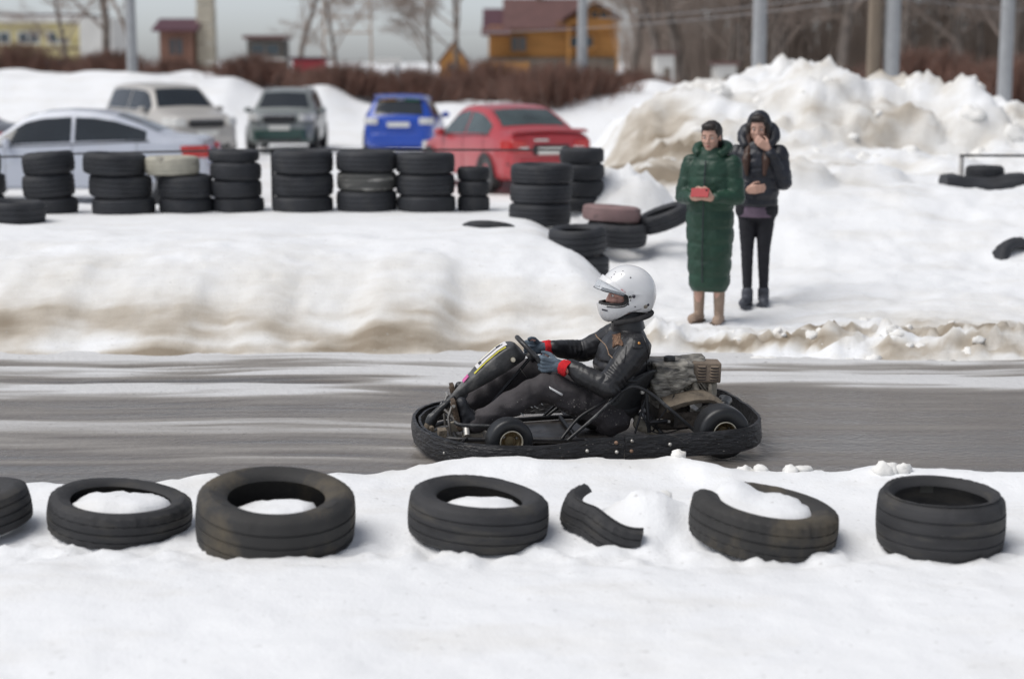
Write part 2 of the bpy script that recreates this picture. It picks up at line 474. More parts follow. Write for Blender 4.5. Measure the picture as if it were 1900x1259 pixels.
M['brass'] = mat('brass', (0.72, 0.34, 0.10), 0.35, 0.6, var=0.15, scale=40)
M['patch'] = mat('embroidered_patch', (0.13, 0.07, 0.042), 0.9, var=0.7, scale=60)
M['thread'] = mat('pale_gold_thread', (0.30, 0.20, 0.13), 0.8, var=0.4, scale=60)
# ------------------------------------------------------------------ ground
random.seed(4)
PILE_X = [0.4, 1.0, 1.45, 1.9, 2.4, 3.1, 3.6, 3.9, 4.4, 4.75, 5.3, 5.8, 6.3, 6.7, 7.3, 9, 14, 22]
PILE_Z = [0.1, 0.6, 1.2, 1.55, 1.68, 1.70, 1.85, 1.95, 1.95, 1.85, 1.82, 1.80, 1.72, 1.45, 1.35, 1.35, 1.3, 0.6]
rng = np.random.RandomState(11)
CH = []                                    # chunks of ploughed snow: x, y, radius, height
for k in range(150):
    y = 19.5 + 6 * rng.rand(); x = 1.6 + 8 * rng.rand()
    if x > 4 and y < 20.6: continue
    CH.append((x, y, 0.30 + 0.45 * rng.rand(), 0.05 + 0.14 * rng.rand()))
for cx, cy, cr, ch in [(4.15, 23.8, 0.55, 0.30), (4.0, 23.0, 0.45, 0.2), (5.05, 23.6, 0.4, 0.22), (5.6, 23.7, 0.36, 0.28), (6.15, 23.5, 0.55, 0.24), (5.95, 22.8, 0.3, 0.2), (2.2, 23.5, 0.5, 0.14), (1.2, 18.5, 0.62, 0.42), (3.05, 19.3, 0.6, 0.30)]:
    CH.append((cx, cy, cr, ch))
# front tyres: x, y, z centre, radius, width, tilt about x, tilt about y, snow inside (dx, dy, top, radius)
FRONT = [
    dict(x=-2.60, y=7.86, z=0.165, r=0.335, w=0.18, rx=2, ry=-10, fill=None, lab='old black tyre cut off by the left edge of the picture'),
    dict(x=-1.85, y=7.90, z=0.160, r=0.335, w=0.17, rx=2, ry=6, fill=(0.0, 0.0, 0.25, 0.27), bead=0.235, lab='low worn tyre brimming with snow, second from the left in the front row'),
    dict(x=-1.085, y=7.70, z=0.195, r=0.36, w=0.26, rx=8, ry=4, fill=(0.0, -0.02, 0.275, 0.23), m='tyre_mud', lab='big brown-stained tyre leaning to the viewer, largest of the front row'),
    dict(x=-0.16, y=7.82, z=0.175, r=0.328, w=0.21, rx=2, ry=5, fill=(0.02, 0.0, 0.25, 0.22), lab='grooved black tyre lying in the snow before the front of the kart'),
    dict(x=1.165, y=7.76, z=0.155, r=0.345, w=0.205, rx=2, ry=7, fill=(0.0, 0.02, 0.26, 0.26), arc=(R(166), R(472)), m='tyre_mud', lab='torn tyre with snow filling its hole and the gap in its rim'),
    dict(x=1.96, y=7.66, z=0.195, r=0.290, w=0.262, rx=2, ry=0, fill=None, bead=0.215, lab='tall smooth black tyre with an empty dark hole, rightmost of the front row'),
]

def terrain(x, y):
    x = np.asarray(x, float); y = np.asarray(y, float)
    n1 = fbm(x * 0.7, y * 0.7, 4, 1); n2 = fbm(x * 2.6, y * 2.6, 4, 2); n3 = fbm(x * 11, y * 11, 4, 3)
    # near verge
    edge = np.interp(x, [-5, -2.6, -1.9, -1.1, -0.55, -0.2, 0.9, 1.15, 1.5, 2.2, 3.2, 5], [8.7, 8.78, 8.85, 8.95, 9.07, 9.25, 9.3, 9.1, 9.12, 9.08, 8.95, 8.8]) + 0.05 * vnoise(x * 5, y * 0, 8) + 0.03 * vnoise(x * 14, y * 2, 9)
    zf = 0.10 + 0.035 * n1 + 0.014 * n2 + 0.005 * n3 + 0.05 * np.exp(-((y - edge + 0.22) / 0.18) ** 2) * (0.6 + 0.6 * vnoise(x * 3, y, 12))
    zf = zf + 0.03 * np.exp(-((x - 0.3) / 0.6) ** 2 - ((y - 9.0) / 0.2) ** 2)
    zf = zf - 0.025 * np.exp(-((y - 7.55) / 0.25) ** 2) + 0.04 * n3 * np.exp(-((y - 7.5) / 0.22) ** 2)
    z = zf * smooth(edge + 0.03, edge - 0.13, y) - 0.07 * smooth(edge - 0.05, edge + 0.05, y)
    # slush beyond the track
    e2 = 11.85 + 0.12 * vnoise(x * 0.9, y * 0, 21) + 0.05 * vnoise(x * 4, y, 22)
    s2 = smooth(e2 - 0.1, e2 + 0.3, y)
    zs = -0.05 + 0 * y
    # left bank
    L = smooth(1.05, 0.35, x + 0.22 * n1 + 0.1 * (y - 15))
    foot = 13.25 + 0.3 * vnoise(x * 0.8, y * 0, 31) + 0.12 * vnoise(x * 3, y * 0, 32)
    up = smooth(foot - 0.5, foot + 2.3, y) * 0.6 + smooth(foot - 0.4, foot + 1.3, y) * 0.4
    zl = (0.70 + 0.04 * n1) * up + 0.03 * n2 * up * smooth(17.6, 15.5, y) + 0.02 * n3 * smooth(17, 14, y)
    # right slope where the onlookers stand
    za = np.interp(y, [12.5, 13.3, 14.5, 16, 17.5, 19, 21], [0.02, 0.10, 0.12, 0.22, 0.45, 0.75, 0.9])
    zb = np.interp(y, [12.5, 13.2, 14, 15.5, 16.6, 18.6, 19.6, 22], [0.02, 0.10, 0.16, 0.27, 0.36, 0.86, 0.95, 1.0])
    k = smooth(2.0, 3.0, x)
    zr = za * (1 - k) + zb * k + 0.05 * n2 * smooth(13, 15, y) + 0.02 * n3 * smooth(12.6, 13.4, y)
    zr = zr + 0.10 * n1 * smooth(15, 18, y)
    cr = np.exp(-((y - 13.25) / 0.55) ** 2)
    zr = zr + cr * (0.17 * np.abs(fbm(x * 3.4, y * 3.0, 4, 61)) + 0.11 * np.abs(fbm(x * 7, y * 7, 2, 62)) + 0.04 * n3)
    zbank = zl * L + zr * (1 - L)
    k2 = smooth(12.6 + 0.2 * n1, 13.3 + 0.2 * n1, y)
    zbank = zs * (1 - k2) + zbank * k2
    zbank = zbank * np.where(x < 1.2, smooth(22.0, 19.2, y), smooth(32, 28, y))
    z = z * (1 - s2) + zbank * s2
    # ploughed pile
    top = np.interp(x, PILE_X, PILE_Z)
    fo_ = np.interp(x, [0, 3.2, 4.6, 9], [18.2, 18.6, 20.4, 20.4])
    sh = smooth(fo_ + 0.4 * n1, 23.8, y) * smooth(31, 25.5, y)
    lump = 0.20 * fbm(x * 1.4, y * 1.4, 3, 81) + 0.20 * np.abs(n2) + 0.06 * n3 + 0.08 * n1
    zp = top * sh + lump * smooth(0.1, 0.5, sh * top)
    zp = np.where(x > 0.3, zp, 0)
    z = np.where((sh > 0.001) & (x > 0.3), np.maximum(z, zp * smooth(0.3, 1.0, x)), z)
    cm = np.zeros_like(z)
    for cx, cy, cr, ch in CH:
        d = ((x - cx) ** 2 + (y - cy) ** 2) / cr ** 2
        m = d < 1
        if m.any(): cm[m] = np.maximum(cm[m], ch * (1 - d[m]) * (1.1 + 0.45 * d[m]) * (0.9 + 0.25 * n3[m]))
    z = z + cm
    # snow inside the front tyres
    for t in FRONT:
        if t['fill']:
            dx, dy, tp, rr = t['fill']
            d = np.sqrt((x - t['x'] - dx) ** 2 + (y - t['y'] - dy) ** 2) / rr
            m = d < 1.15
            if m.any():
                f = tp - 0.05 * d[m] ** 2 + 0.03 * n2[m] + 0.015 * n3[m]
                z[m] = np.maximum(z[m], z[m] + (f - z[m]) * smooth(1.15, 0.8, d[m]))
    # spill of snow over the buried tyre's left rim
    d = ((x - 0.95) / 0.17) ** 2 + ((y - 7.97) / 0.20) ** 2
    z = z + 0.075 * np.exp(-d * d * 0.7) * (1 + 0.25 * n3)
    # heap beside the torn tyre piece
    d = ((x - 0.62) / 0.17) ** 2 + ((y - 7.93) / 0.2) ** 2
    z = z + 0.16 * np.exp(-d) * (1 + 0.4 * n3)
    # berm behind the parked cars
    bt = np.interp(x, [-40, -16, -11, -8.2, -7.4, -5.5, -4, 0, 2, 6, 40], [1.9, 1.95, 1.8, 1.6, 1.15, 1.45, 1.15, 1.1, 1.4, 1.5, 1.4]) + 0.3 * fbm(x * 0.5, y * 0.5, 3, 40)
    zb2 = bt * smooth(47.5, 51.5, y) * (1 - 0.75 * smooth(56, 66, y))
    z = np.where(y > 40, np.maximum(z, zb2), z)
    return z

def dirt(x, y, z):
    n1 = fbm(x * 0.6, y * 0.9, 4, 51); n2 = fbm(x * 1.5, y * 3.1, 4, 52); st = fbm(x * 0.6, y * 5, 4, 53)
    d = np.zeros_like(x)
    # spray thrown on the foot of the banks
    foot = np.exp(-((y - 13.35 + 0.3 * n1) / 0.55) ** 2)
    d += foot * (0.52 + 0.6 * n2 + 0.5 * st)
    d += smooth(12.3, 12.6, y) * smooth(13.4, 12.9, y) * (0.25 + 0.55 * st)
    d += 0.22 * np.exp(-((y - 14.2) / 0.7) ** 2) * (n1 + 0.5)
    d -= smooth(0.8, 1.6, x) * np.exp(-((y - 13.3) / 0.6) ** 2) * (0.22 + 1.1 * fbm(x * 2.4, y * 3.4, 4, 57))
    # pile: earth scraped up with the snow
    pl = smooth(18, 20, y) * smooth(30, 26, y) * smooth(0.3, 1.0, x)
    d += pl * (0.26 + 0.62 * n1 + 0.42 * n2).clip(0)
    d += 1.1 * np.exp(-((x - 1.95) / 0.7) ** 2 - ((y - 21.2) / 1.5) ** 2) * (0.8 + 0.6 * n2)
    d += 0.55 * np.exp(-((x - 3.1) / 0.35) ** 2 - ((y - 19.6) / 0.5) ** 2) * (0.8 + 0.6 * n2)
    # parking ground
    d += smooth(21, 24, y) * smooth(47, 42, y) * (0.10 + 0.25 * n1) * np.where(x < 0.8, 1, 0)
    d += smooth(8.6, 9.2, y) * smooth(9.6, 9.2, y) * 0.12
    return d.clip(0, 1.2)

def sheet_obj(name, X, Y, Z, attr, A, m):
    r, c = X.shape
    me = bpy.data.meshes.new(name)
    n = r * c
    me.vertices.add(n)
    me.vertices.foreach_set('co', np.stack([X, Y, Z], -1).reshape(-1))
    i = np.arange((r - 1) * (c - 1)); a = (i // (c - 1)) * c + i % (c - 1)
    q = np.stack([a, a + 1, a + c + 1, a + c], -1).reshape(-1)
    me.loops.add(len(q)); me.loops.foreach_set('vertex_index', q.astype(np.int32))
    me.polygons.add(len(i)); me.polygons.foreach_set('loop_start', (np.arange(len(i)) * 4).astype(np.int32))
    me.update(calc_edges=True)
    me.polygons.foreach_set('use_smooth', np.ones(len(i), bool))
    at = me.attributes.new(attr, 'FLOAT', 'POINT'); at.data.foreach_set('value', A.reshape(-1).astype(np.float32))
    me.materials.append(m)
    o = bpy.data.objects.new(name, me); C.objects.link(o)
    return o

ys = [-60.0, -30, -15, -6, -2, 0, 1, 2, 2.5]
y = 3.0
while y < 75: ys.append(y); y *= 1.0052
while y < 3500: ys.append(y); y *= 1.09
ys = np.array(ys)
cols = 341
t = np.linspace(-1, 1, cols)
wd = np.maximum(6.0, 1.0 + 0.52 * np.abs(ys)); wd = np.where(ys < 3, np.maximum(6, np.abs(ys)), wd)
X = t[None, :] * wd[:, None]; Y = np.repeat(ys[:, None], cols, 1)
Z = terrain(X.ravel(), Y.ravel()).reshape(X.shape)
Dm = dirt(X.ravel(), Y.ravel(), Z.ravel()).reshape(X.shape)
tag(sheet_obj('ground', X, Y, Z, 'dirt', Dm, M['snow']), kind='structure', label='snow covered ground with ploughed banks and trodden verge')

def ground_z(x, y):
    return float(terrain(np.array([x]), np.array([y]))[0])

# the track
rx = np.linspace(-16, 16, 560); ry = np.linspace(8.4, 13.5, 330)
X, Y = np.meshgrid(rx, ry)
xs, ysr = X.ravel(), Y.ravel()
wv = 0.10 * np.sin(xs * 0.8) + 0.06 * np.sin(xs * 2.1 + 1)
st = fbm(xs * 0.38, (ysr + wv) * 3.4, 4, 71, 0.55) * 1.45; st2 = fbm(xs * 0.8 + 3, (ysr + wv) * 9, 2, 72)
left = smooth(0.9, -0.6, xs)
fe = 0.25 * np.sin(xs * .7) + 0.22 * fbm(xs * 0.7, xs * 0 + 2.0, 4, 77)
far = smooth(11.5 + fe, 12.15 + fe, ysr)
sl = left * (0.38 + 0.52 * st + 0.30 * st2).clip(0, 0.72) + (1 - left) * (0.20 + 0.26 * st + 0.10 * st2) 
sl = sl * (1 - far) + far * (0.86 + 0.95 * st + 0.25 * st2)
sl = sl * np.interp(ysr, [8.4, 9.25, 9.6, 13.5], [0.15, 0.2, 1, 1])
sl = sl.clip(0, 1.15)
Z = 0.001 + 0.012 * sl + 0.003 * st2 * left + far * (0.012 * sl + 0.012 * st2 + 0.02 * smooth(12.2, 13.4, ysr))
tag(sheet_obj('road', X, Y, Z.reshape(X.shape), 'slush', sl.reshape(X.shape), M['road']), kind='structure', label='wet asphalt kart track streaked with grey slush')

# loose lumps of snow
lm = MB()
def lump(x, y, r, z=None, sq=0.75):
    z = ground_z(x, y) if z is None else z
    s0 = random.random() * 50
    vs = []; nu, nv = 16, 10
    b = MB(); b.ball((0, 0, 0), (1, 1, 1), None, nu, nv)
    for p in b.v:
        p = Vector(p)
        k = 1 + 0.42 * noise.noise(p * 1.2 + V(s0, 0, 0)) + 0.22 * noise.noise(p * 2.7 + V(0, s0, 0))
        vs.append((x + p.x * r * k, y + p.y * r * k, z + p.z * r * k * sq))
    lm.add(vs, b.f)
for k in range(55):
    x = random.uniform(0.9, 6.0); r_ = random.choice([0.02, 0.03, 0.04, 0.05, 0.07, 0.10]); y = random.gauss(13.25, .32); lump(x, y, r_, ground_z(x, y) - r_ * .4)
for k in range(50):
    x = random.uniform(1.6, 8.5); y = random.uniform(19.5 if x < 3.5 else 21, 24); r_ = random.choice([0.05, 0.06, 0.08, 0.1, 0.14, 0.18]); lump(x, y, r_, ground_z(x, y) - r_ * .45)
for x, y, r in [(1.49, 8.98, 0.045), (1.56, 9.0, 0.04), (1.25, 9.02, 0.05), (1.95, 8.85, 0.06), (2.0, 8.86, 0.05), (2.06, 8.86, 0.05), (1.33, 9.0, 0.04), (0.9, 9.12, 0.04), (0.72, 7.95, 0.04), (0.90, 8.02, 0.05)]:
    lump(x, y, r)
tag(lm.build('snow_lumps', M['lump'], None, 180), 'broken lumps of ploughed snow strewn over the banks', 'snow', kind='stuff')

# ------------------------------------------------------------------ tyres
def tyre_mesh(name, r=0.33, w=0.22, bead=None, n=84, tread='ribs', m='tyre', arc=(0, 2 * math.pi), wob=0.0):
    bead = bead or r * 0.62
    h = w / 2
    sw = lambda f: bead + (r - bead) * f
    out = [(bead, -h * 0.80, ''), (bead + 0.012, -h * 0.90, ''), (sw(.30), -h * 1.0, ''), (sw(.40), -h * 1.015, ''), (sw(.42), -h * 1.015, 'e'), (sw(.58), -h * 1.025, 'e'), (sw(.60), -h * 1.025, ''), (r - 0.035, -h * 0.98, ''), (r - 0.014, -h * 0.87, 's')]
    g = 0.006
    cols = [-0.80, -0.50, -0.46, -0.42, -0.40, -0.06, -0.04, 0.04, 0.06, 0.40, 0.42, 0.46, 0.50, 0.80]
    dep = [0, 0, 1, 1, 0, 0, 1, 1, 0, 0, 1, 1, 0, 0]
    crown = lambda f: r - 0.012 * f * f
    tr = [(crown(f) - (g if d else 0), f * h, 's' if abs(f) > .7 else ('c' if abs(f) in (.50, .40) else '')) for f, d in zip(cols, dep)]
    prof = out + tr + [(a, -b_, t_) for a, b_, t_ in reversed(out)]
    prof += [(a, b_, '') for a, b_ in [(bead - 0.004, h * 0.72), (bead + 0.02, h * 0.76), (r - 0.06, h * 0.86), (r - 0.026, h * 0.70), (r - 0.022, 0), (r - 0.026, -h * 0.70), (r - 0.06, -h * 0.86), (bead + 0.02, -h * 0.76), (bead - 0.004, -h * 0.72)]]
    tags = [t_ for _, _, t_ in prof]; prof = [(a, b_) for a, b_, _ in prof]
    s0 = len(name) * 3.7 + r * 91
    rdm = random.Random(int(r * 1000 + w * 5000)); emb = [rdm.random() < .5 and (k_ // 9) % 3 != 2 for k_ in range(n + 1)]
    chip = [rdm.random() for k_ in range(n + 1)]
    def mod(i, k, rr, hh):
        tg = tags[i]
        if tg == 'e' and emb[k % n]: hh *= 1.022
        if tg == 's':
            if tread == 'blocks' and k % 3 == 0: rr -= 0.008
            if tread == 'ribs' and k % 2 == 0: rr -= 0.003
            if chip[k % n] > .93: rr -= 0.006
        if tg == 'c' and tread == 'blocks' and k % 3 == 1: rr -= 0.005
        if wob:
            a = 2 * math.pi * k / n
            rr *= 1 + wob * math.sin(2 * a + s0) + wob * 0.5 * math.sin(3 * a + s0 * 2)
            hh += wob * 0.25 * math.sin(2 * a + s0 * 3)
        return rr, hh
    b = MB(); b.lathe(prof, n, None, True, arc[0], arc[1], mod)
    me = b.mesh(name, M[m], 30)
    fix_normals(me)
    me.set_sharp_from_angle(angle=R(30))
    return me

def put(name, me, loc, rot=(0, 0, 0), label=None, cat=None, group=None, parent=None):
    o = bpy.data.objects.new(name, me); C.objects.link(o)
    o.location = loc; o.rotation_mode = 'ZYX'; o.rotation_euler = [R(a) for a in rot]
    if parent: o.parent = parent
    return tag(o, label, cat, group)

for i, t in enumerate(FRONT):
    me = tyre_mesh('tyre', t['r'], t['w'], t.get('bead'), 96, ['ribs', 'blocks', 'ribs', 'ribs', 'blocks', 'ribs'][i], t.get('m', 'tyre'), t.get('arc', (0, 2 * math.pi)), wob=0.016)
    o = put('tyre', me, (t['x'], t['y'], t['z']), (t['rx'], t['ry'], 0 if 'arc' in t else 40 * i), t['lab'], 'tyre', 'row of old tyres along the near verge')
    if i == 5:
        st_ = MB(); st_.box((0, 0, 0), (0.062, 0.002, 0.034)); 
        for q in range(4): st_.box((0, -0.0018, -0.012 + 0.008 * q), (0.05, 0.001, 0.0025))
        so_ = st_.build('paper_sticker', mat('faded_paper', (0.11, 0.11, 0.10), 0.8), o)
        a = R(0); o.rotation_euler[2] = 0
        so_.location = (-0.005, t['r'] - 0.031, 0.07)
# torn strip of a tyre standing in the snow
me = tyre_mesh('tyre_strip', 0.33, 0.16, 0.25, 40, 'blocks', 'tyre', (R(150), R(272)), wob=0.04)
put('tyre_strip', me, (0.57, 7.92, 0.11), (5, 15, 0), 'torn curved strip of tyre standing out of the snow between two tyres', 'tyre piece')

# tyre wall: x px on the wall plane turned to metres once, here in metres
WALL_Y = 18.3
stacks = [  # x, y, radius, [(width, material, dx, tilt)...] from the bottom
    (-5.70, 18.30, 0.31, [(.19, 0, 0, 0), (.22, 0, .02, 0), (.22, 0, -.02, 2)], 'at the left edge of the picture'),
    (-4.90, 18.30, 0.275, [(.17, 0, .02, 0), (.24, 0, -.01, -3), (.22, 0, .0, -5)], 'first whole stack from the left'),
    (-4.13, 18.25, 0.33, [(.18, 0, .02, 0), (.23, 0, -.01, 3), (.22, 0, -.06, 3)], 'under the silver sedan window'),
    (-3.46, 18.30, 0.29, [(.16, 0, .0, 0), (.23, 0, .0, 0), (.19, 'tyre_cream', -.13, 0)], 'topped with cream paint'),
    (-2.93, 18.35, 0.27, [(.15, 0, .02, 0), (.18, 0, .0, 0), (.18, 0, .0, 2), (.12, 0, -.02, 0)], 'by the silver sedan tail'),
    (-2.22, 18.30, 0.325, [(.16, 0, .0, 0), (.24, 0, .0, 0), (.23, 0, .01, 0)], 'below the grey off-roader'),
    (-1.54, 18.30, 0.32, [(.22, 0, .0, 0), (.19, 'tyre_pale', .0, 0), (.21, 0, .0, 0)], 'with white smeared middle'),
    (-0.91, 18.30, 0.315, [(.17, 0, .0, 0), (.22, 0, -.01, 0), (.21, 0, -.01, 0)], 'below the blue hatchback'),
    (-0.41, 18.40, 0.175, [(.17, 0, .0, 0), (.15, 0, .0, 0), (.14, 0, .0, 0)], 'of the narrow stack'),
    (0.285, 17.60, 0.32, [(.22, 0, .0, 0), (.19, 0, .01, 0), (.19, 0, .02, 0)], 'below the red car boot'),
    (0.74, 18.35, 0.24, [(.15, 0, .0, 0), (.17, 0, .0, 0), (.16, 0, .0, 0), (.16, 0, .0, 0)], 'of the last stack to the right'),
]
lv = {3: ['bottom tyre', 'middle tyre', 'top tyre'], 4: ['bottom tyre', 'second lowest tyre', 'second highest tyre', 'top tyre']}
cache = {}
for x, y, r, ts, where in stacks:
    z = ground_z(x, y) - 0.015
    z = min(z, 0.70)
    for k, (tw, m, dx, tilt) in enumerate(ts):
        m = m or 'tyre_wall'
        key = (round(r, 3), tw, m)
        if key not in cache: cache[key] = tyre_mesh('tyre', r, tw, None, 60, 'ribs', m, wob=0.008)
        put('tyre', cache[key], (x + dx, y + random.uniform(-.02, .02), z + tw / 2 + 0.004), (random.uniform(-1, 1), tilt, random.uniform(0, 360)),
            '%s %s in the stacked tyre wall' % (lv[len(ts)][k], where), 'tyre', 'stacked tyres of the barrier wall')
        z += tw * 1.035
tm = tyre_mesh('tyre', 0.31, 0.24, None, 60, 'ribs', 'tyre_wall', wob=0.01)
put('tyre', tm, (-4.97, 17.2, ground_z(-4.97, 17.2) + 0.085), (0, 2, 40), 'single tyre lying on the snow before the wall at the left edge', 'tyre')
tm = tyre_mesh('tyre', 0.27, 0.24, None, 60, 'ribs', 'tyre_wall', wob=0.01)
g0 = ground_z(0.62, 15.7)
put('tyre', tm, (0.62, 15.75, 0.40), (2, 3, 10), 'lower tyre of the two-tyre stack behind the snow bank end', 'tyre')
put('tyre', tm, (0.60, 15.74, 0.645), (3, -2, 80), 'upper tyre of the two-tyre stack behind the snow bank end', 'tyre')
tm = tyre_mesh('tyre', 0.28, 0.2, None, 60, 'ribs', 'tyre_wall')
put('tyre', tm, (-0.215, 16.5, 0.615), (-16, 4, 0), 'tyre sunk in the snow with only its upper edge showing', 'tyre')
tm = tyre_mesh('tyre', 0.30, 0.22, None, 60, 'ribs', 'tyre_wall')
put('tyre', tm, (1.03, 16.9, 0.60), (3, 4, 0), 'black tyre lying under the pink painted tyre', 'tyre')
tm = tyre_mesh('tyre', 0.29, 0.15, None, 60, 'ribs', 'tyre_pink')
put('tyre', tm, (0.98, 16.95, 0.79), (-2, 4, 0), 'faded pink painted tyre lying right of the tyre wall', 'tyre')
tm = tyre_mesh('tyre', 0.27, 0.17, None, 60, 'ribs', 'tyre_wall')
put('tyre', tm, (1.50, 17.0, 0.74), (4, -20, 0), 'black tyre leaning at a slant beside the green coat', 'tyre')
# right: rubber half buried
tm = tyre_mesh('tyre', 0.30, 0.2, None, 60, 'blocks', 'tyre_wall')
put('tyre', tm, (4.95, 16.72, 0.28), (62, 24, 30), 'corner of a buried tyre sticking out of the snow at the right', 'tyre')
tm = tyre_mesh('tyre', 0.22, 0.2, None, 60, 'ribs', 'tyre_wall')
put('tyre', tm, (5.40, 19.75, ground_z(5.4, 19.75) + 0.08), (0, 0, 0), 'tyre lying on the flattened rubber strip at the right edge', 'tyre')
rb = MB(); gr = []
for q in range(26):
    x = 4.86 + q * 0.13
    zz = max(ground_z(x, 19.3), ground_z(x, 19.5)) + 0.025 + 0.02 * math.sin(q * 1.3)
    gr.append([(x, 19.28 + 0.03 * math.sin(q), zz - 0.12), (x, 19.25 + 0.03 * math.sin(q), zz), (x, 19.30, zz + 0.065), (x, 19.62, zz + 0.07 + 0.015 * math.sin(q * 2.1)), (x, 19.7, zz), (x, 19.7, zz - 0.12)])
rb.loft(gr); tag(rb.build('rubber_strip', M['tyre_wall'], None, 40), 'long black rubber strip half buried in snow at the right edge', 'rubber strip')

# rails
def rail(name, pts, r, posts, label):
    e = empty(name, (pts[0][0], pts[0][1], 0), 0, label, 'rail')
    o = Vector(e.location)
    MB().tube([Vector(p) - o for p in pts], r, 10).build('bar', M['blackm'], e)
    for (x, y, z, rr, mm) in posts:
        MB().cyl(V(x, y, ground_z(x, y) - 0.1) - o, V(x, y, z) - o, rr, 10).build('post', mm, e)
M['postw'] = mat('pale_post_paint', (0.62, 0.60, 0.57), 0.6, var=0.1)
rail('barrier_rail', [(-6.6, 18.75, 1.23), (-5.3, 18.75, 1.25), (-4.6, 18.75, 1.285), (-3, 18.75, 1.315), (-1.5, 18.75, 1.325), (0.95, 18.75, 1.315)], 0.011,
     [(-5.9, 18.79, 1.25, 0.02, M['blackm']), (-2.6, 18.79, 1.32, 0.02, M['blackm']), (0.9, 18.79, 1.32, 0.02, M['blackm'])], 'thin black rail running above the tyre wall')
rail('barrier_rail', [(5.12, 19.8, 1.205), (6.2, 19.8, 1.2), (8.5, 19.8, 1.2)], 0.014, [(5.15, 19.84, 1.20, 0.03, M['postw']), (7.6, 19.84, 1.2, 0.03, M['postw'])], 'short black rail on a pale post at the right edge')
# ------------------------------------------------------------------ go-kart (local frame: -x is the front, -y faces the viewer)
KLOC, KROT = (0.44, 10.15, 0.012), R(8)
kart = empty('go_kart', KLOC, KROT, 'muddy black racing go-kart with caged rubber bumper and rear engine', 'go-kart')

def spline(pts, n=8, closed=False):
    """Catmull-Rom through points"""
    P = [Vector(p) for p in pts]; m = len(P); out = []
    rng_ = range(m if closed else m - 1)
    for i in rng_:
        p1, p2 = P[i], P[(i + 1) % m]
        p0 = P[i - 1] if (closed or i > 0) else p1 * 2 - p2
        p3 = P[(i + 2) % m] if (closed or i + 2 < m) else p2 * 2 - p1
        for k in range(n):
            t_ = k / n
            out.append(0.5 * ((2 * p1) + (p2 - p0) * t_ + (2 * p0 - 5 * p1 + 4 * p2 - p3) * t_ ** 2 + (3 * p1 - p0 - 3 * p2 + p3) * t_ ** 3))
    if not closed: out.append(P[-1])
    return out

def belt(name, plan, th, parent, z0f, z1f, wav=0.006, seed=0):
    """flexible rubber belt following a plan curve, edges wavy"""
    pts = spline([(x, y, 0) for x, y in plan], 10)
    rings = []
    for i, p in enumerate(pts):
        t_ = (pts[min(i + 1, len(pts) - 1)] - pts[max(i - 1, 0)]).normalized()
        nrm = Vector((-t_.y, t_.x, 0))
        wv = wav * noise.noise(V(p.x * 5 + seed, p.y * 5, 3.3)); wv2 = wav * noise.noise(V(p.x * 6, p.y * 6 + seed, 7.7))
        z0, z1 = z0f(p.x) + wv2, z1f(p.x) + wv
        row_o = []; row_i = []
        for k in range(7):
            f = k / 6
            b = 0.007 * math.sin(f * math.pi) + 0.006 * noise.noise(V(p.x * 9 + seed, f * 3, p.y * 9)) + 0.003 * noise.noise(V(p.x * 30, f * 9, p.y * 30))
            q = p + nrm * b
            row_o.append(V(q.x, q.y, z0 + (z1 - z0) * f))
            q = p + nrm * (b - th)
            row_i.append(V(q.x, q.y, z0 + (z1 - z0) * f))
        rings.append(row_o + row_i[::-1])
    return MB().loft(rings).build(name, M['belt'], parent, 50)

zb0 = lambda x: float(np.interp(x, [-1.05, -0.9, -0.4, 0.0, 0.5, 0.8, 1.0], [0.035, 0.025, 0.025, 0.038, 0.045, 0.055, 0.07]))
zb1 = lambda x: float(np.interp(x, [-1.05, -0.9, -0.4, -0.1, 0.1, 0.5, 0.8, 1.0], [0.150, 0.145, 0.140, 0.152, 0.166, 0.178, 0.190, 0.205]))
half_f = [(0.10, -0.672), (0.0, -0.672), (-0.15, -0.682), (-0.32, -0.715), (-0.45, -0.725), (-0.62, -0.705), (-0.80, -0.62), (-0.93, -0.47), (-1.01, -0.25), (-1.035, 0.0)]
front_plan = half_f + [(x, -y) for x, y in reversed(half_f[:-1])]
bf = belt('front_bumper_belt', front_plan, 0.018, kart, zb0, zb1, seed=2.0)
half_r = [(0.104, -0.674), (0.3, -0.678), (0.55, -0.684), (0.74, -0.675), (0.87, -0.60), (0.955, -0.45), (0.985, -0.25), (0.99, 0.0)]
rear_plan = half_r + [(x, -y) for x, y in reversed(half_r[:-1])]
rear_plan = [(x, y) for x, y in rear_plan]
rp = rear_plan[::-1]
br = belt('rear_bumper_belt', rp, 0.018, kart, zb0, zb1, seed=9.0)
# inner front hoop of belt and steel strips
inner = [(x * 0.965 + 0.0, y * 0.93) for x, y in front_plan[4:-4]]
belt('inner_bumper_strip', inner, 0.014, kart, lambda x: zb0(x) + 0.03, lambda x: zb1(x) - 0.008, 0.004, 5.0)
for px_, pz, mm, par in [(-0.115, 0.095, 'bolt', bf), (0.052, 0.135, 'rust', bf), (0.055, 0.082, 'bolt', bf), (0.142, 0.143, 'steel', br), (0.140, 0.085, 'rust', br), (0.36, 0.118, 'bolt', br), (-0.90, 0.07, 'bolt', bf)]:
    yy = float(np.interp(px_, [-0.93, -0.80, -0.62, -0.45, -0.15, 0, 0.1, 0.3, 0.55], [-0.47, -0.62, -0.705, -0.725, -0.682, -0.672, -0.672, -0.678, -0.684])) - 0.012
    MB().lathe([(0, -0.007), (0.007, -0.005), (0.0105, 0), (0.0105, 0.012), (0, 0.012)], 14, Matrix.Translation((px_, yy, pz)) @ Matrix.Rotation(R(-90), 4, 'X')).build('bolt', M[mm], par)

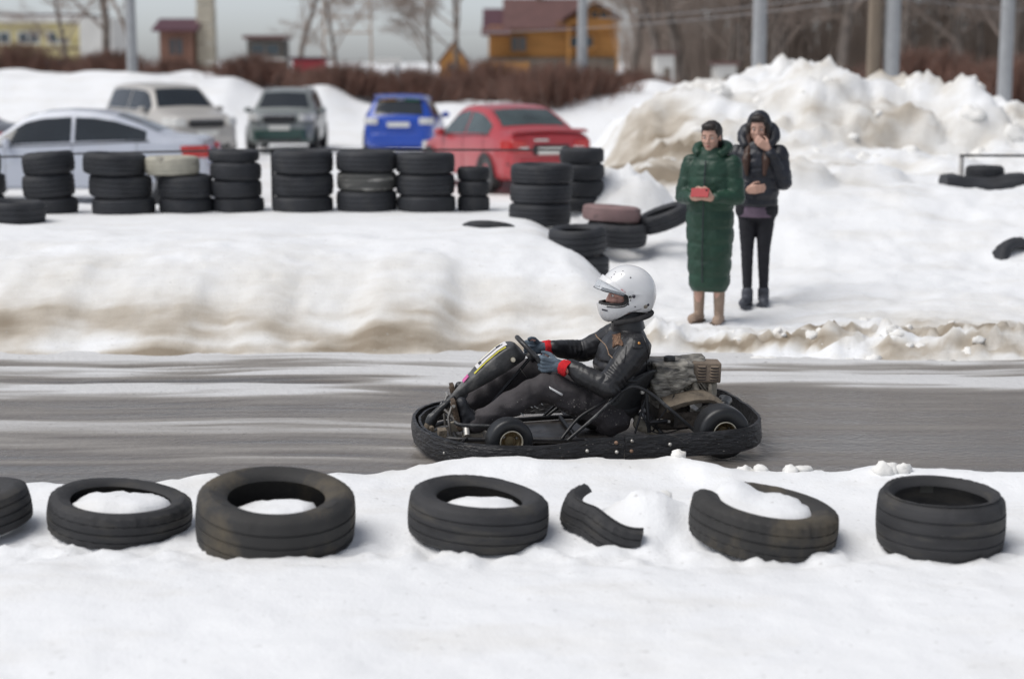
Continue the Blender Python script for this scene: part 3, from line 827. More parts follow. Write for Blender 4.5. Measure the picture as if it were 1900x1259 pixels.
# chassis
fr = MB()
for sy in (-1, 1):
    fr.tube(spline([(-0.93, sy * 0.10, 0.085), (-0.80, sy * 0.24, 0.085), (-0.45, sy * 0.27, 0.08), (-0.1, sy * 0.33, 0.08), (0.3, sy * 0.34, 0.08), (0.86, sy * 0.33, 0.10)], 6), 0.015, 10)
    fr.tube([(-0.06, sy * 0.34, 0.085), (-0.06, sy * 0.66, 0.10), (0.10, sy * 0.665, 0.105), (0.45, sy * 0.665, 0.11), (0.45, sy * 0.34, 0.09)], 0.011, 8)
    fr.tube([(-0.53, sy * 0.27, 0.10), (-0.53, sy * 0.44, 0.13)], 0.016, 8)
    fr.tube([(-0.74, sy * 0.24, 0.09), (-0.86, sy * 0.56, 0.10)], 0.010, 8)
    fr.tube([(0.80, sy * 0.33, 0.10), (0.93, sy * 0.42, 0.13)], 0.012, 8)
fr.tube([(-0.80, -0.24, 0.085), (-0.80, 0.24, 0.085)], 0.013, 8)
fr.tube([(-0.1, -0.33, 0.08), (-0.1, 0.33, 0.08)], 0.013, 8)
fr.tube([(0.42, -0.34, 0.08), (0.42, 0.34, 0.08)], 0.014, 8)
fr.tube([(0.86, -0.33, 0.10), (0.86, 0.33, 0.10)], 0.014, 8)
fr.tube([(-0.93, -0.10, 0.085), (-0.95, 0, 0.085), (-0.93, 0.10, 0.085)], 0.015, 8)
fr.build('chassis_frame', M['blackm'], kart, 60)
MB().prism([(-0.93, -0.1), (-0.8, -0.235), (-0.45, -0.265), (-0.1, -0.33), (0.1, -0.33), (0.1, 0.33), (-0.1, 0.33), (-0.45, 0.265), (-0.8, 0.235), (-0.93, 0.1)], 0.004, Matrix.Translation((0, 0, 0.058))).build('floor_tray', M['floor'], kart, 30)
# side loops that guard the seat
for sy in (-1, 1):
    MB().tube(spline([(-0.17, sy * 0.36, 0.085), (-0.02, sy * 0.345, 0.205), (0.11, sy * 0.325, 0.320), (0.165, sy * 0.315, 0.362), (0.225, sy * 0.31, 0.382), (0.29, sy * 0.315, 0.362), (0.36, sy * 0.325, 0.315), (0.46, sy * 0.34, 0.230), (0.60, sy * 0.355, 0.105)], 6), 0.0105, 10).build('side_loop', M['plastic'], kart, 60)
    MB().tube(spline([(-0.20, sy * 0.33, 0.09), (-0.09, sy * 0.28, 0.20), (0.04, sy * 0.26, 0.275), (0.10, sy * 0.25, 0.325)], 6), 0.009, 8).build('seat_stay', M['blackm'], kart, 60)
    MB().tube(spline([(-0.82, sy * 0.30, 0.20), (-0.78, sy * 0.33, 0.188), (-0.62, sy * 0.36, 0.182), (-0.50, sy * 0.38, 0.165), (-0.40, sy * 0.40, 0.12)], 6), [0.012] * 25, 8).build('pedal_guard', M['plastic'], kart, 60)
    b = MB(); b.tube([(0.34, sy * 0.24, 0.09), (0.325, sy * 0.21, 0.33)], 0.012, 8); b.tube([(0.25, sy * 0.25, 0.09), (0.325, sy * 0.21, 0.30)], 0.007, 8); b.build('seat_support', M['blackm'], kart, 60)
    # pedals
    b = MB(); b.tube([(-0.83, sy * 0.15, 0.09), (-0.84, sy * 0.15, 0.2), (-0.815, sy * 0.15, 0.275)], 0.008, 8); b.tube([(-0.815, sy * 0.15 - 0.06, 0.275), (-0.815, sy * 0.15 + 0.06, 0.275)], 0.010, 8)
    b.build('pedal', M['steel'], kart, 60)
    b = MB(); b.tube([(-0.86, sy * 0.10, 0.235), (-0.82, sy * 0.11, 0.20), (-0.775, sy * 0.13, 0.145), (-0.765, sy * 0.17, 0.14)], 0.009, 8); b.ball((-0.765, sy * 0.175, 0.14), 0.014); b.build('pedal_return_bar', M['steel'], kart, 60)
# tie rods, column
b = MB(); b.tube([(-0.60, -0.43, 0.13), (-0.66, 0, 0.11), (-0.60, 0.43, 0.13)], 0.007, 8); b.build('tie_rod', M['steel'], kart)
MB().tube([(-0.325, 0, 0.525), (-0.68, 0, 0.11)], 0.010, 10).build('steering_column', M['blackm'], kart)
MB().box((-0.80, -0.05, 0.12), (0.05, 0.03, 0.06)).build('brake_cylinder', M['fin'], kart, 40, bevel=0.004); MB().box((-0.76, 0.08, 0.11), (0.06, 0.04, 0.05)).build('brake_reservoir', M['fin'], kart, 40, bevel=0.004)
MB().cyl((-0.74, -0.22, 0.10), (-0.74, -0.18, 0.15), 0.018).build('linkage_boss', M['bolt'], kart); MB().box((-0.88, -0.17, 0.11), (0.05, 0.09, 0.05)).build('bumper_mount', M['mud'], kart, 40, bevel=0.004); MB().box((-0.7, -0.16, 0.085), (0.12, 0.05, 0.04)).build('battery_box', M['fin'], kart, 40, bevel=0.004)
# steering wheel
SC = V(-0.315, 0, 0.535); SN = V(0.72, 0, 0.69).normalized(); SY = V(0, 1, 0); ST = SN.cross(SY); ST = ST if ST.z > 0 else -ST
sw = MB().tube([SC + (SY * math.cos(a) + ST * math.sin(a)) * 0.14 for a in np.linspace(0, 2 * math.pi, 49)[:-1]], 0.0145, 12, True).build('steering_wheel', M['plastic'], kart)
b = MB()
for a in (R(10), R(170), R(270)):
    b.tube([SC - SN * 0.02, SC + (SY * math.cos(a) + ST * math.sin(a)) * 0.135], 0.009, 8)
b.cyl(SC - SN * 0.04, SC - SN * 0.005, 0.035, 18); b.build('spokes', M['blackm'], sw)
# front number fairing: axis from the nose up towards the wheel
FA, FB = V(-0.80, 0, 0.285), V(-0.435, 0, 0.605)
fx = (FB - FA).normalized(); fn = V(-fx.z, 0, fx.x)            # fn faces forward and up
rings = []
for s_, hw, dn, dt in [(0.0, 0.020, 0.000, 0.024), (0.10, 0.034, 0.004, 0.036), (0.22, 0.060, 0.010, 0.058), (0.40, 0.094, 0.020, 0.088), (0.60, 0.112, 0.024, 0.112), (0.80, 0.116, 0.022, 0.128), (0.92, 0.108, 0.012, 0.126), (0.98, 0.090, -0.004, 0.112), (1.02, 0.060, -0.026, 0.080)]:
    c = FA.lerp(FB, s_); ring = []
    for k in range(24):
        a = 2 * math.pi * k / 24
        ca, sa = math.cos(a), math.sin(a)
        q = (abs(ca) ** 0.7) * (1 if ca >= 0 else -1); e = (abs(sa) ** 0.75) * (1 if sa >= 0 else -1)
        ring.append(c + SY * hw * q + fn * (dn + (e * 0.020 if e > 0 else e * dt)))
    rings.append(ring)
fair = MB().loft(rings).build('number_fairing', M['fairing'], kart, 50)
m_ = fair.modifiers.new('sub', 'SUBSURF'); m_.levels = 1; m_.render_levels = 1
def on_fair(s_, y, lift=0.0):
    """point on the fairing's front face"""
    dn = float(np.interp(s_, [0, .1, .22, .4, .6, .8, .92, .98, 1.01], [0, .004, .010, .020, .024, .022, .012, -.004, -.022]))
    hw = float(np.interp(s_, [0, .1, .22, .4, .6, .8, .92, .98], [.02, .034, .06, .094, .112, .116, .108, .09]))
    q = min(0.999, abs(y) / hw); ca = q ** (1 / 0.7); e = math.sqrt(max(0, 1 - ca * ca)) ** 0.75
    return FA.lerp(FB, s_) + SY * y + fn * (dn + 0.020 * e + lift)
def fair_patch(name, s0, s1, y0, y1, m, lift, par=fair, taper=0.0):
    g = [[on_fair(s0 + (s1 - s0) * i / 10, (y0 + (y1 - y0) * j / 8) * (1 - taper * (1 - i / 10)), lift) for j in range(9)] for i in range(11)]
    o = MB().sheet(g).build(name, m, par, 60, out=(-0.3, 0, 0.2))
    return o
pl = fair_patch('number_plate', 0.46, 0.93, -0.062, 0.062, M['white'], 0.0035)
for y0, y1 in ((-0.096, -0.074), (0.074, 0.096)):
    fair_patch('yellow_stripe', 0.40, 0.90, y0, y1, M['yellow'], 0.0030, fair, 0.12)
fair_patch('pink_sticker', 0.225, 0.325, -0.040, 0.040, M['pink'], 0.0040)
b = MB()                                                       # the numeral 1
for s0, s1, y0, y1 in [(0.51, 0.89, -0.008, 0.010), (0.51, 0.55, -0.034, 0.036), (0.80, 0.86, 0.010, 0.034)]:
    b.sheet([[on_fair(s0 + (s1 - s0) * i / 6, y0 + (y1 - y0) * j / 2, 0.0055) for j in range(3)] for i in range(7)])
b.build('numeral', M['ink'], pl, 60, out=(-0.3, 0, 0.2))
b = MB(); c = FA.lerp(FB, 0.86) - SY * 0.110 - fn * 0.05; b.lathe([(0, 0.012), (0.012, 0.010), (0.015, 0), (0.015, -0.012), (0, -0.012)], 16, Matrix.Translation(c) @ Matrix.Rotation(R(90), 4, 'X')); b.build('fairing_bolt', M['rimlip'], fair)
b = MB(); p0 = FA.lerp(FB, 0.86) - fn * 0.09 - SY * 0.07; p1 = V(-0.36, -0.03, 0.40)
for k, dy in enumerate((0.0, 0.10)):
    a0 = p0 + SY * dy; a1 = p1 + SY * (0.02 + dy * 0.3)
    d = (a1 - a0); L_ = d.length; zz = d.normalized(); rot = Matrix((zz, SY, zz.cross(SY))).transposed()
    b.box((a0 + a1) / 2, (L_, 0.022, 0.003), rot)
b.build('fairing_bracket', M['steel'], kart)
b = MB(); b.tube(spline([FA + fx * 0.02, V(-0.86, 0, 0.225), V(-0.915, 0, 0.17), V(-0.935, 0, 0.13)], 6), [0.022] * 6 + [0.027] * 6 + [0.034] * 7, 12); b.build('fairing_strut', M['plastic'], kart)
b = MB(); b.tube([(-0.935, 0, 0.13), (-0.955, 0, 0.09)], 0.03, 10); b.tube([(-0.93, -0.08, 0.115), (-0.93, 0.08, 0.115)], 0.014, 8); b.build('nose_mount', M['mud'], kart)

# wheels
def wheel(name, x, y, r, w_, rr, steer=0):
    e = MB()
    h = w_ / 2
    prof = [(rr, -h * 0.86), (rr + 0.012, -h * 0.96), (r * 0.80, -h * 1.02), (r * 0.93, -h * 0.92), (r * 0.985, -h * 0.72), (r, -h * 0.4), (r, 0), (r, h * 0.4), (r * 0.985, h * 0.72), (r * 0.93, h * 0.92), (r * 0.80, h * 1.02), (rr + 0.012, h * 0.96), (rr, h * 0.86), (rr - 0.004, h * 0.5), (rr - 0.004, -h * 0.5)]
    mt = Matrix.Translation((x, y, r)) @ Matrix.Rotation(steer, 4, 'Z') @ Matrix.Rotation(R(90), 4, 'X')
    e.lathe(prof, 48, mt, True)
    o = e.build('tyre', M['kart_tyre'], None, 60)
    fix_normals(o.data); o.data.polygons.foreach_set('use_smooth', [True] * len(o.data.polygons))
    root = MB()   # rim is the wheel's own mesh
    rim = [(0.0, h * 0.30), (0.024, h * 0.30), (0.026, h * 0.45), (0.030, h * 0.45), (0.034, h * 0.22), (rr * 0.62, h * 0.12), (rr * 0.86, h * 0.30), (rr * 0.93, h * 0.86), (rr * 0.93, -h * 0.86), (rr * 0.86, -h * 0.30), (rr * 0.62, -h * 0.12), (0, -h * 0.12)]
    root.lathe(rim, 40, mt)
    wo = root.build(name, M['gold'], kart, 40)
    o.parent = wo
    lp = MB()
    for sg in (1, -1):
        lp.lathe([(rr * 0.90, sg * h * 0.84), (rr * 1.0, sg * h * 0.92), (rr * 1.04, sg * h * 0.99), (rr * 0.98, sg * h * 1.01), (rr * 0.91, sg * h * 0.93)], 40, mt, True)
    lp.build('rim_lip', M['rimlip'], wo, 60)
    bl = MB()
    for k in range(3):
        a = 2 * math.pi * k / 3 + 0.4
        bl.lathe([(0, h * 0.34), (0.007, h * 0.34), (0.008, h * 0.14)], 8, mt @ Matrix.Translation((0.043 * math.cos(a), 0.043 * math.sin(a), 0)))
    bl.build('lug_nuts', M['steel'], wo)
    return wo
wheel('front_wheel', -0.535, -0.525, 0.132, 0.125, 0.066, R(6))
wheel('front_wheel', -0.535, 0.525, 0.132, 0.125, 0.066, R(6))
wheel('rear_wheel', 0.70, -0.525, 0.152, 0.185, 0.068)
wheel('rear_wheel', 0.70, 0.525, 0.152, 0.185, 0.068)
MB().cyl((0.70, -0.50, 0.152), (0.70, 0.50, 0.152), 0.020, 14).build('rear_axle', M['steel'], kart)
b = MB(); b.cyl((0.70, 0.30, 0.152), (0.70, 0.306, 0.152), 0.095, 30); b.build('sprocket', M['steel'], kart)
b = MB(); b.cyl((0.70, -0.20, 0.152), (0.70, -0.195, 0.152), 0.085, 30); b.build('brake_disc', M['steel'], kart)

# seat
prof = spline([(-0.10, 0, 0.185), (-0.05, 0, 0.115), (0.05, 0, 0.078), (0.17, 0, 0.085), (0.285, 0, 0.165), (0.345, 0, 0.285), (0.385, 0, 0.375), (0.41, 0, 0.435)], 5)
g = []
for i, p in enumerate(prof):
    t_ = (prof[min(i + 1, len(prof) - 1)] - prof[max(i - 1, 0)]).normalized()
    nin = V(-t_.z, 0, t_.x)
    f = i / (len(prof) - 1)
    hw = float(np.interp(f, [0, 0.3, 0.7, 1], [0.19, 0.205, 0.21, 0.17])); hh = float(np.interp(f, [0, 0.15, 0.45, 0.7, 0.9, 1], [0.05, 0.11, 0.20, 0.19, 0.09, 0.03]))
    row = []
    for j in range(19):
        a = R(-90) + R(180) * j / 18
        row.append(p + SY * hw * math.sin(a) * (1 - 0.04 * abs(math.sin(a))) + nin * hh * (1 - math.cos(a)) ** 1.3)
    g.append(row)
seat = MB().sheet(g).build('seat', M['seat'], kart, 60, solid=0.008)
ed = MB(); ed.tube([r_[0] for r_ in g], 0.007, 8); ed.tube([r_[-1] for r_ in g], 0.007, 8); ed.tube(g[-1], 0.007, 8); ed.tube(g[0], 0.007, 8); ed.build('seat_rim', M['plastic'], seat)
b = MB()
for x, z in ((0.115, 0.285), (0.30, 0.33)): b.lathe([(0, -0.006), (0.010, -0.005), (0.013, 0), (0.013, 0.01), (0, 0.01)], 12, Matrix.Translation((x, -0.222, z)) @ Matrix.Rotation(R(-90), 4, 'X'))
b.build('seat_bolts', M['bolt'], seat)

# engine: mud caked single cylinder with tank, muffler box, finned head and chain guard
def knob(name, mb, m, parent, vox, it, amp, sc, ridged=True, seed=0):
    def d(co, no):
        n_ = noise3(co, sc, seed)
        n2_ = noise3(co, tuple(q * 2.3 for q in sc), seed + 5)
        return amp * ((1 - 2 * np.abs(n_)) if ridged else n_) + amp * 0.5 * n2_
    return skin(name, mb, m, parent, vox, it, d)
RY = lambda a: Matrix.Rotation(R(a), 3, 'Y')
b = MB(); b.box((0.50, 0.02, 0.425), (0.20, 0.30, 0.10)); b.box((0.47, 0.0, 0.35), (0.17, 0.28, 0.13), RY(-20)); b.box((0.455, 0.02, 0.28), (0.11, 0.24, 0.14), RY(-18)); b.box((0.555, -0.05, 0.40), (0.15, 0.20, 0.13), RY(-28)); b.box((0.57, 0.0, 0.445), (0.12, 0.28, 0.06), RY(-6)); b.caps((0.62, -0.03, 0.455), (0.70, -0.02, 0.47), 0.035, 0.03); b.caps((0.62, 0.08, 0.455), (0.72, 0.08, 0.468), 0.04, 0.03)
b.box((0.645, 0.03, 0.44), (0.14, 0.20, 0.08))
eng = knob('engine_cowl', b, M['mudwrap'], kart, 0.0075, 7, 0.0055, (9, 14, 42), True, 3)
b = MB(); b.lathe([(0, 0.034), (0.026, 0.034), (0.034, 0.030), (0.036, 0.022), (0.036, 0.004), (0.030, 0), (0, 0)], 24, Matrix.Translation((0.505, -0.03, 0.476)), mod=lambda i, k, r_, h: (r_ * (0.97 if k % 2 else 1.0), h)); b.build('fuel_cap', M['plastic'], kart)
b = MB(); b.box((0.52, 0.03, 0.17), (0.20, 0.26, 0.16)); b.cyl((0.52, -0.12, 0.17), (0.52, 0.15, 0.17), 0.085, 20); b.box((0.56, 0.05, 0.25), (0.18, 0.20, 0.10), RY(-20)); b.ball((0.49, -0.12, 0.19), (0.07, 0.03, 0.07)); b.ball((0.58, -0.11, 0.15), (0.05, 0.025, 0.06)); b.box((0.50, 0.0, 0.09), (0.26, 0.24, 0.03))
knob('engine_block', b, M['mudshade'], kart, 0.008, 5, 0.006, (16, 16, 16), False, 8)
# finned cylinder, leaning back
fd = V(0.80, 0, 0.60).normalized(); fu = V(-0.60, 0, 0.80)
b = MB()
for k in range(9):
    c = V(0.585, 0.0, 0.275) + fd * (0.016 * k)
    rot = Matrix((fd, SY, fu)).transposed()
    b.box(c, (0.006, 0.20, 0.13), rot)
b.box(V(0.585, 0, 0.275) + fd * 0.07, (0.15, 0.16, 0.09), rot)
b.build('cylinder_fins', M['fin'], kart, 30)
b = MB(); b.box(V(0.585, 0, 0.275) + fd * 0.165, (0.045, 0.17, 0.115), rot); b.build('rocker_cover', M['fin'], kart, 30, bevel=0.018, seg=3)
b = MB(); b.caps((0.555, -0.13, 0.315), (0.57, -0.13, 0.275), 0.014, 0.020); b.caps((0.64, -0.12, 0.35), (0.66, -0.13, 0.27), 0.022, 0.018); b.caps((0.735, -0.11, 0.34), (0.74, -0.115, 0.28), 0.013, 0.017); b.caps((0.765, -0.06, 0.33), (0.755, -0.07, 0.26), 0.03, 0.032); b.caps((0.50, -0.15, 0.26), (0.60, -0.14, 0.255), 0.016, 0.013); b.caps((0.60, -0.12, 0.30), (0.64, -0.1, 0.31), 0.02, 0.02)
knob('exhaust_pipe', b, M['fin'], kart, 0.005, 3, 0.003, (30, 30, 30), False, 2)
# muffler box with rows of louvres
mc = V(0.722, -0.045, 0.418); 
b = MB(); b.box((0, 0, 0), (0.172, 0.15, 0.122))
muf = b.build('muffler_cover', M['mudbox'], kart, 40, bevel=0.010, seg=3); muf.location = mc; muf.rotation_euler = (0, R(2), R(-6))
for cx in (-0.030, 0.046):
    for k in range(5):
        l_ = MB(); zc = 0.038 - k * 0.0185
        gg = []
        for i in range(9):
            u = -1 + 2 * i / 8; hgt = 0.0095 * math.sqrt(max(0, 1 - u * u)) + 0.001
            x_ = cx + u * 0.026
            gg.append([(x_, -0.0755, zc + 0.004), (x_, -0.0755 - hgt, zc - 0.003), (x_, -0.0745, zc - 0.0055)])
        l_.sheet(gg).build('louvre', M['mudbox'], muf, 60, solid=0.001)
        MB().box((cx, -0.0752, zc - 0.0078), (0.046, 0.003, 0.004)).build('slot', M['ink'], muf)
# chain guard and rear mudguard
g = []
for i in range(15):
    f = i / 14
    x_ = 0.43 + 0.40 * f; z_ = 0.262 + 0.040 * math.sin(f * 2.6) - 0.13 * max(0, f - 0.62) ** 1.4 * 2.2
    wv = 0.006 * noise.noise(V(f * 6, 1, 2))
    g.append([(x_, -0.30 + 0.03 * f, z_ - 0.040 + wv + 0.018 * f), (x_, -0.302 + 0.03 * f, z_ - 0.012 + wv), (x_, -0.28 + 0.03 * f, z_ + wv), (x_, -0.20, z_ + 0.012), (x_, -0.12, z_ + 0.016)])
MB().sheet(g).build('chain_guard', M['mud'], kart, 50, solid=0.006)
b = MB(); b.box((0.58, -0.275, 0.17), (0.20, 0.006, 0.09)); b.build('guard_plate', M['mudshade'], kart)
b = MB(); b.caps((0.80, -0.20, 0.235), (0.845, -0.10, 0.24), 0.032, 0.034); b.caps((0.845, -0.10, 0.24), (0.86, 0.05, 0.22), 0.034, 0.03); skin('exhaust_outlet', b, M['plastic'], kart, 0.007, 3)
b = MB(); b.caps((0.30, -0.12, 0.115), (0.36, -0.14, 0.085), 0.035, 0.028); b.caps((0.36, -0.15, 0.085), (0.395, -0.17, 0.07), 0.028, 0.016); b.caps((0.29, -0.10, 0.15), (0.31, -0.12, 0.12), 0.02, 0.03)
knob('mud_clod', b, mat('pale_clay', (0.33, 0.30, 0.24), 0.9, var=0.4, scale=20, bump=0.5, bscale=40), kart, 0.005, 2, 0.006, (25, 25, 25), False, 6)
b = MB(); b.tube([(0.33, -0.28, 0.16), (0.44, -0.27, 0.165)], 0.012, 8); b.tube(spline([(0.36, -0.25, 0.10), (0.40, -0.29, 0.20), (0.46, -0.26, 0.26), (0.50, -0.18, 0.30)], 5), 0.005, 6); b.tube(spline([(0.30, -0.25, 0.22), (0.33, -0.27, 0.12), (0.42, -0.27, 0.09), (0.55, -0.27, 0.12)], 5), 0.004, 6); b.build('cables', M['blackm'], kart)
b = MB(); b.box((0.40, -0.255, 0.165), (0.035, 0.02, 0.016)); b.box((0.45, -0.265, 0.16), (0.016, 0.014, 0.014)); b.build('cable_clip', M['bolt'], kart)
# ------------------------------------------------------------------ people
def hand(mb, wrist, d, n, a, curl=(55, 65, 45), s=1.0, rf=0.0088, thumb=1, tcurl=25, spread=0.0):
    """palm and five bent fingers: d = pointing direction, n = palm normal, a = towards the index finger"""
    d = d.normalized(); a = (a - d * a.dot(d)).normalized(); n2 = d.cross(a)
    n = n2 if n2.dot(n) > 0 else -n2
    offs = [0.033, 0.011, -0.011, -0.031]; ln = [0.92, 1.0, 0.95, 0.78]
    kn = []
    for o_, l_ in zip(offs, ln):
        k = wrist + d * (0.088 * s * (0.94 + 0.06 * l_)) + a * o_ * s
        kn.append(k)
        mb.caps(wrist + a * o_ * 0.55 * s + d * 0.01, k, 0.019 * s, 0.0135 * s, 10, 3)
    for q, (k, l_) in enumerate(zip(kn, ln)):
        p = k; ang = 0; r_ = rf
        for seg, c in zip((0.043, 0.028, 0.022), curl):
            ang += R(c)
            dr = d * math.cos(ang) + n * math.sin(ang) + a * spread * (1.5 - q) * 0.1
            p2 = p + dr.normalized() * seg * l_ * s
            mb.caps(p, p2, r_ * s * 1.08, r_ * s, 10, 3)
            p = p2; r_ *= 0.93
    # thumb leaves the side of the palm near its base
    p = wrist + d * 0.022 * s + a * 0.024 * s + n * 0.006
    dr = (d * 0.62 + a * 0.62 + n * 0.48).normalized()
    p2 = p + dr * 0.045 * s; mb.caps(p, p2, 0.016 * s, 0.0115 * s, 10, 3)
    dr = (d * 0.80 + a * 0.15 + n * 0.58).normalized(); p3 = p2 + dr * 0.032 * s; mb.caps(p2, p3, 0.0115 * s, 0.010 * s, 10, 3)
    dr = (d * 0.80 - a * 0.15 + n * (0.3 + tcurl / 60)).normalized(); p4 = p3 + dr * 0.024 * s; mb.caps(p3, p4, 0.010 * s, 0.0085 * s, 10, 3)

def head(mb, c, f, s=1.0):
    """skull, jaw, brow, nose, lips, ears; f = facing direction (horizontal)"""
    f = f.normalized(); u = V(0, 0, 1); r_ = f.cross(u).normalized(); u = r_.cross(f)
    rot = Matrix((f, r_, u)).transposed()
    P = lambda x, y, z: c + (f * x + r_ * y + u * z) * s
    mb.ball(P(-0.008, 0, 0.035), (0.098 * s, 0.076 * s, 0.088 * s), rot)
    mb.ball(P(0.022, 0, -0.035), (0.068 * s, 0.062 * s, 0.072 * s), rot)
    mb.ball(P(0.050, 0, -0.088), (0.032 * s, 0.036 * s, 0.026 * s), rot)
    mb.ball(P(0.072, 0, 0.028), (0.020 * s, 0.055 * s, 0.014 * s), rot)
    mb.caps(P(0.088, 0, 0.012), P(0.104, 0, -0.025), 0.009 * s, 0.013 * s, 10, 3)
    for k in (-1, 1):
        mb.ball(P(0.092, 0.012 * k, -0.030), (0.010 * s, 0.009 * s, 0.008 * s), rot, 10, 6)
        mb.ball(P(-0.005, 0.078 * k, -0.005), (0.016 * s, 0.008 * s, 0.030 * s), rot, 10, 8)
        mb.ball(P(0.062, 0.036 * k, -0.022), (0.026 * s, 0.024 * s, 0.022 * s), rot, 10, 8)
    mb.ball(P(0.084, 0, -0.055), (0.010 * s, 0.024 * s, 0.006 * s), rot, 10, 6)
    mb.ball(P(0.082, 0, -0.066), (0.010 * s, 0.021 * s, 0.007 * s), rot, 10, 6)
    mb.caps(P(-0.02, 0, -0.06), P(-0.03, 0, -0.15), 0.052 * s, 0.056 * s)
    return P, rot

M['eyew'] = mat('eye_white', (0.75, 0.73, 0.70), 0.3, var=0.03)
M['iris'] = mat('dark_iris', (0.03, 0.02, 0.015), 0.2, var=0.1)
M['lip'] = mat('lip', (0.42, 0.13, 0.12), 0.45, var=0.1)
M['hair'] = mat('dark_brown_hair', (0.018, 0.012, 0.010), 0.5, var=0.5, scale=18, stretch=(1, 1, 0.15))
M['hairb'] = mat('auburn_hair', (0.045, 0.020, 0.012), 0.5, var=0.5, scale=18, stretch=(1, 1, 0.15))
def face_bits(P, rot, parent, s=1.0):
    for k in (-1, 1):
        e = MB().ball(P(0.0765, 0.031 * k, 0.006), 0.0095 * s, rot, 12, 8).build('eye', M['eyew'], parent)
        MB().ball(P(0.0815, 0.031 * k, 0.006), 0.0062 * s, rot, 10, 6).build('iris', M['iris'], e)
        MB().caps(P(0.090, 0.018 * k, 0.030), P(0.082, 0.046 * k, 0.030), 0.0035 * s, 0.0025 * s, 8, 2).build('eyebrow', M['hair'], parent)
    MB().ball(P(0.0885, 0, -0.0605), (0.007 * s, 0.018 * s, 0.0068 * s), rot, 12, 6).build('lips', M['lip'], parent)

# ---- the driver, in the kart's own frame
drv = empty('person', KLOC, KROT, 'driver in white full-face helmet and black leather jacket seated in the go-kart', 'person')
hipN, hipF = V(0.12, -0.10, 0.185), V(0.12, 0.10, 0.185)
kneeN, kneeF = V(-0.285, -0.165, 0.375), V(-0.325, 0.16, 0.405)
ankN, ankF = V(-0.675, -0.155, 0.160), V(-0.69, 0.15, 0.215)
toeN, toeF = V(-0.800, -0.16, 0.295), V(-0.775, 0.15, 0.330)
heelN, heelF = V(-0.765, -0.155, 0.145), V(-0.745, 0.15, 0.19)
shN, shF = V(0.262, -0.195, 0.585), V(0.225, 0.195, 0.595)
elN, elF = V(0.075, -0.305, 0.385), V(0.04, 0.31, 0.495)
ring_pt = lambda a: SC + (-SY * math.cos(a) + ST * math.sin(a)) * 0.14
PN, PF = ring_pt(R(-24)), SC + SY * 0.138 + ST * 0.012
dN = V(-0.97, 0.10, 0.05).normalized(); dF = V(-0.99, -0.12, 0.02).normalized()
nN = V(0.05, 0.98, -0.1); nF = V(0.05, -0.98, -0.1)
wrN = PN - dN * 0.088 + V(0, -0.034, 0.004); wrF = PF - dF * 0.088 + V(0, 0.034, 0.0)

hc = V(0.232, 0, 0.880)                     # head centre
body = MB()
Ph, hrot = head(body, hc, V(-1, 0, -0.06), 1.0)
body.caps((0.15, 0, 0.20), (0.22, 0, 0.50), 0.11, 0.12); body.caps((0.22, -0.10, 0.56), (0.22, 0.10, 0.56), 0.085, 0.085); body.caps((0.15, -0.07, 0.2), (0.15, 0.07, 0.2), 0.09, 0.09); body.caps((0.225, 0, 0.60), (0.24, 0, 0.76), 0.06, 0.05)
for sh, el, wr, hp, kn, an, to in ((shN, elN, wrN, hipN, kneeN, ankN, toeN), (shF, elF, wrF, hipF, kneeF, ankF, toeF)):
    body.caps(sh, el, 0.048, 0.036); body.caps(el, wr, 0.036, 0.026)
    body.caps(hp, kn, 0.075, 0.05); body.caps(kn, an, 0.048, 0.032); body.caps(an, an.lerp(to, 0.55) + V(0.02, 0, 0), 0.026, 0.02)
hand(body, wrN, dN, nN, ST, (62, 78, 60), 0.97, 0.0065); hand(body, wrF, dF, nF, ST, (62, 78, 60), 0.97, 0.0065)
bd = skin('body', body, M['skin'], drv, 0.0065, 3)
face_bits(Ph, hrot, bd)

# jacket
jk = MB(); rings = []
for x, z, rx_, ry_ in [(0.175, 0.150, 0.130, 0.165), (0.185, 0.24, 0.150, 0.185), (0.195, 0.34, 0.158, 0.190), (0.205, 0.43, 0.165, 0.198), (0.218, 0.52, 0.162, 0.205), (0.232, 0.590, 0.142, 0.205), (0.245, 0.640, 0.112, 0.165), (0.252, 0.672, 0.088, 0.110), (0.252, 0.705, 0.078, 0.085)]:
    rings.append([V(x + rx_ * math.cos(a) * (0.92 if math.cos(a) < 0 else 1), ry_ * (abs(math.sin(a)) ** 0.85) * (1 if math.sin(a) > 0 else -1), z) for a in np.linspace(0, 2 * math.pi, 33)[:-1]])
jk.loft(rings)
jk.caps(shN, shN.lerp(elN, 0.5), 0.092, 0.080); jk.caps(shN.lerp(elN, 0.5), elN, 0.080, 0.072); jk.caps(elN, elN.lerp(wrN, 0.5), 0.072, 0.060); jk.caps(elN.lerp(wrN, 0.5), wrN - dN * 0.068, 0.060, 0.044)
jk.caps(shF, shF.lerp(elF, 0.5), 0.092, 0.075); jk.caps(shF.lerp(elF, 0.5), elF, 0.075, 0.066); jk.caps(elF, elF.lerp(wrF, 0.5), 0.066, 0.056); jk.caps(elF.lerp(wrF, 0.5), wrF - dF * 0.078, 0.056, 0.043)
jk.caps((0.06, -0.10, 0.245), (0.06, 0.10, 0.245), 0.075, 0.075)
segs = [(shN, elN, 'u'), (elN, wrN, 'l'), (shF, elF, 'u'), (elF, wrF, 'l')]
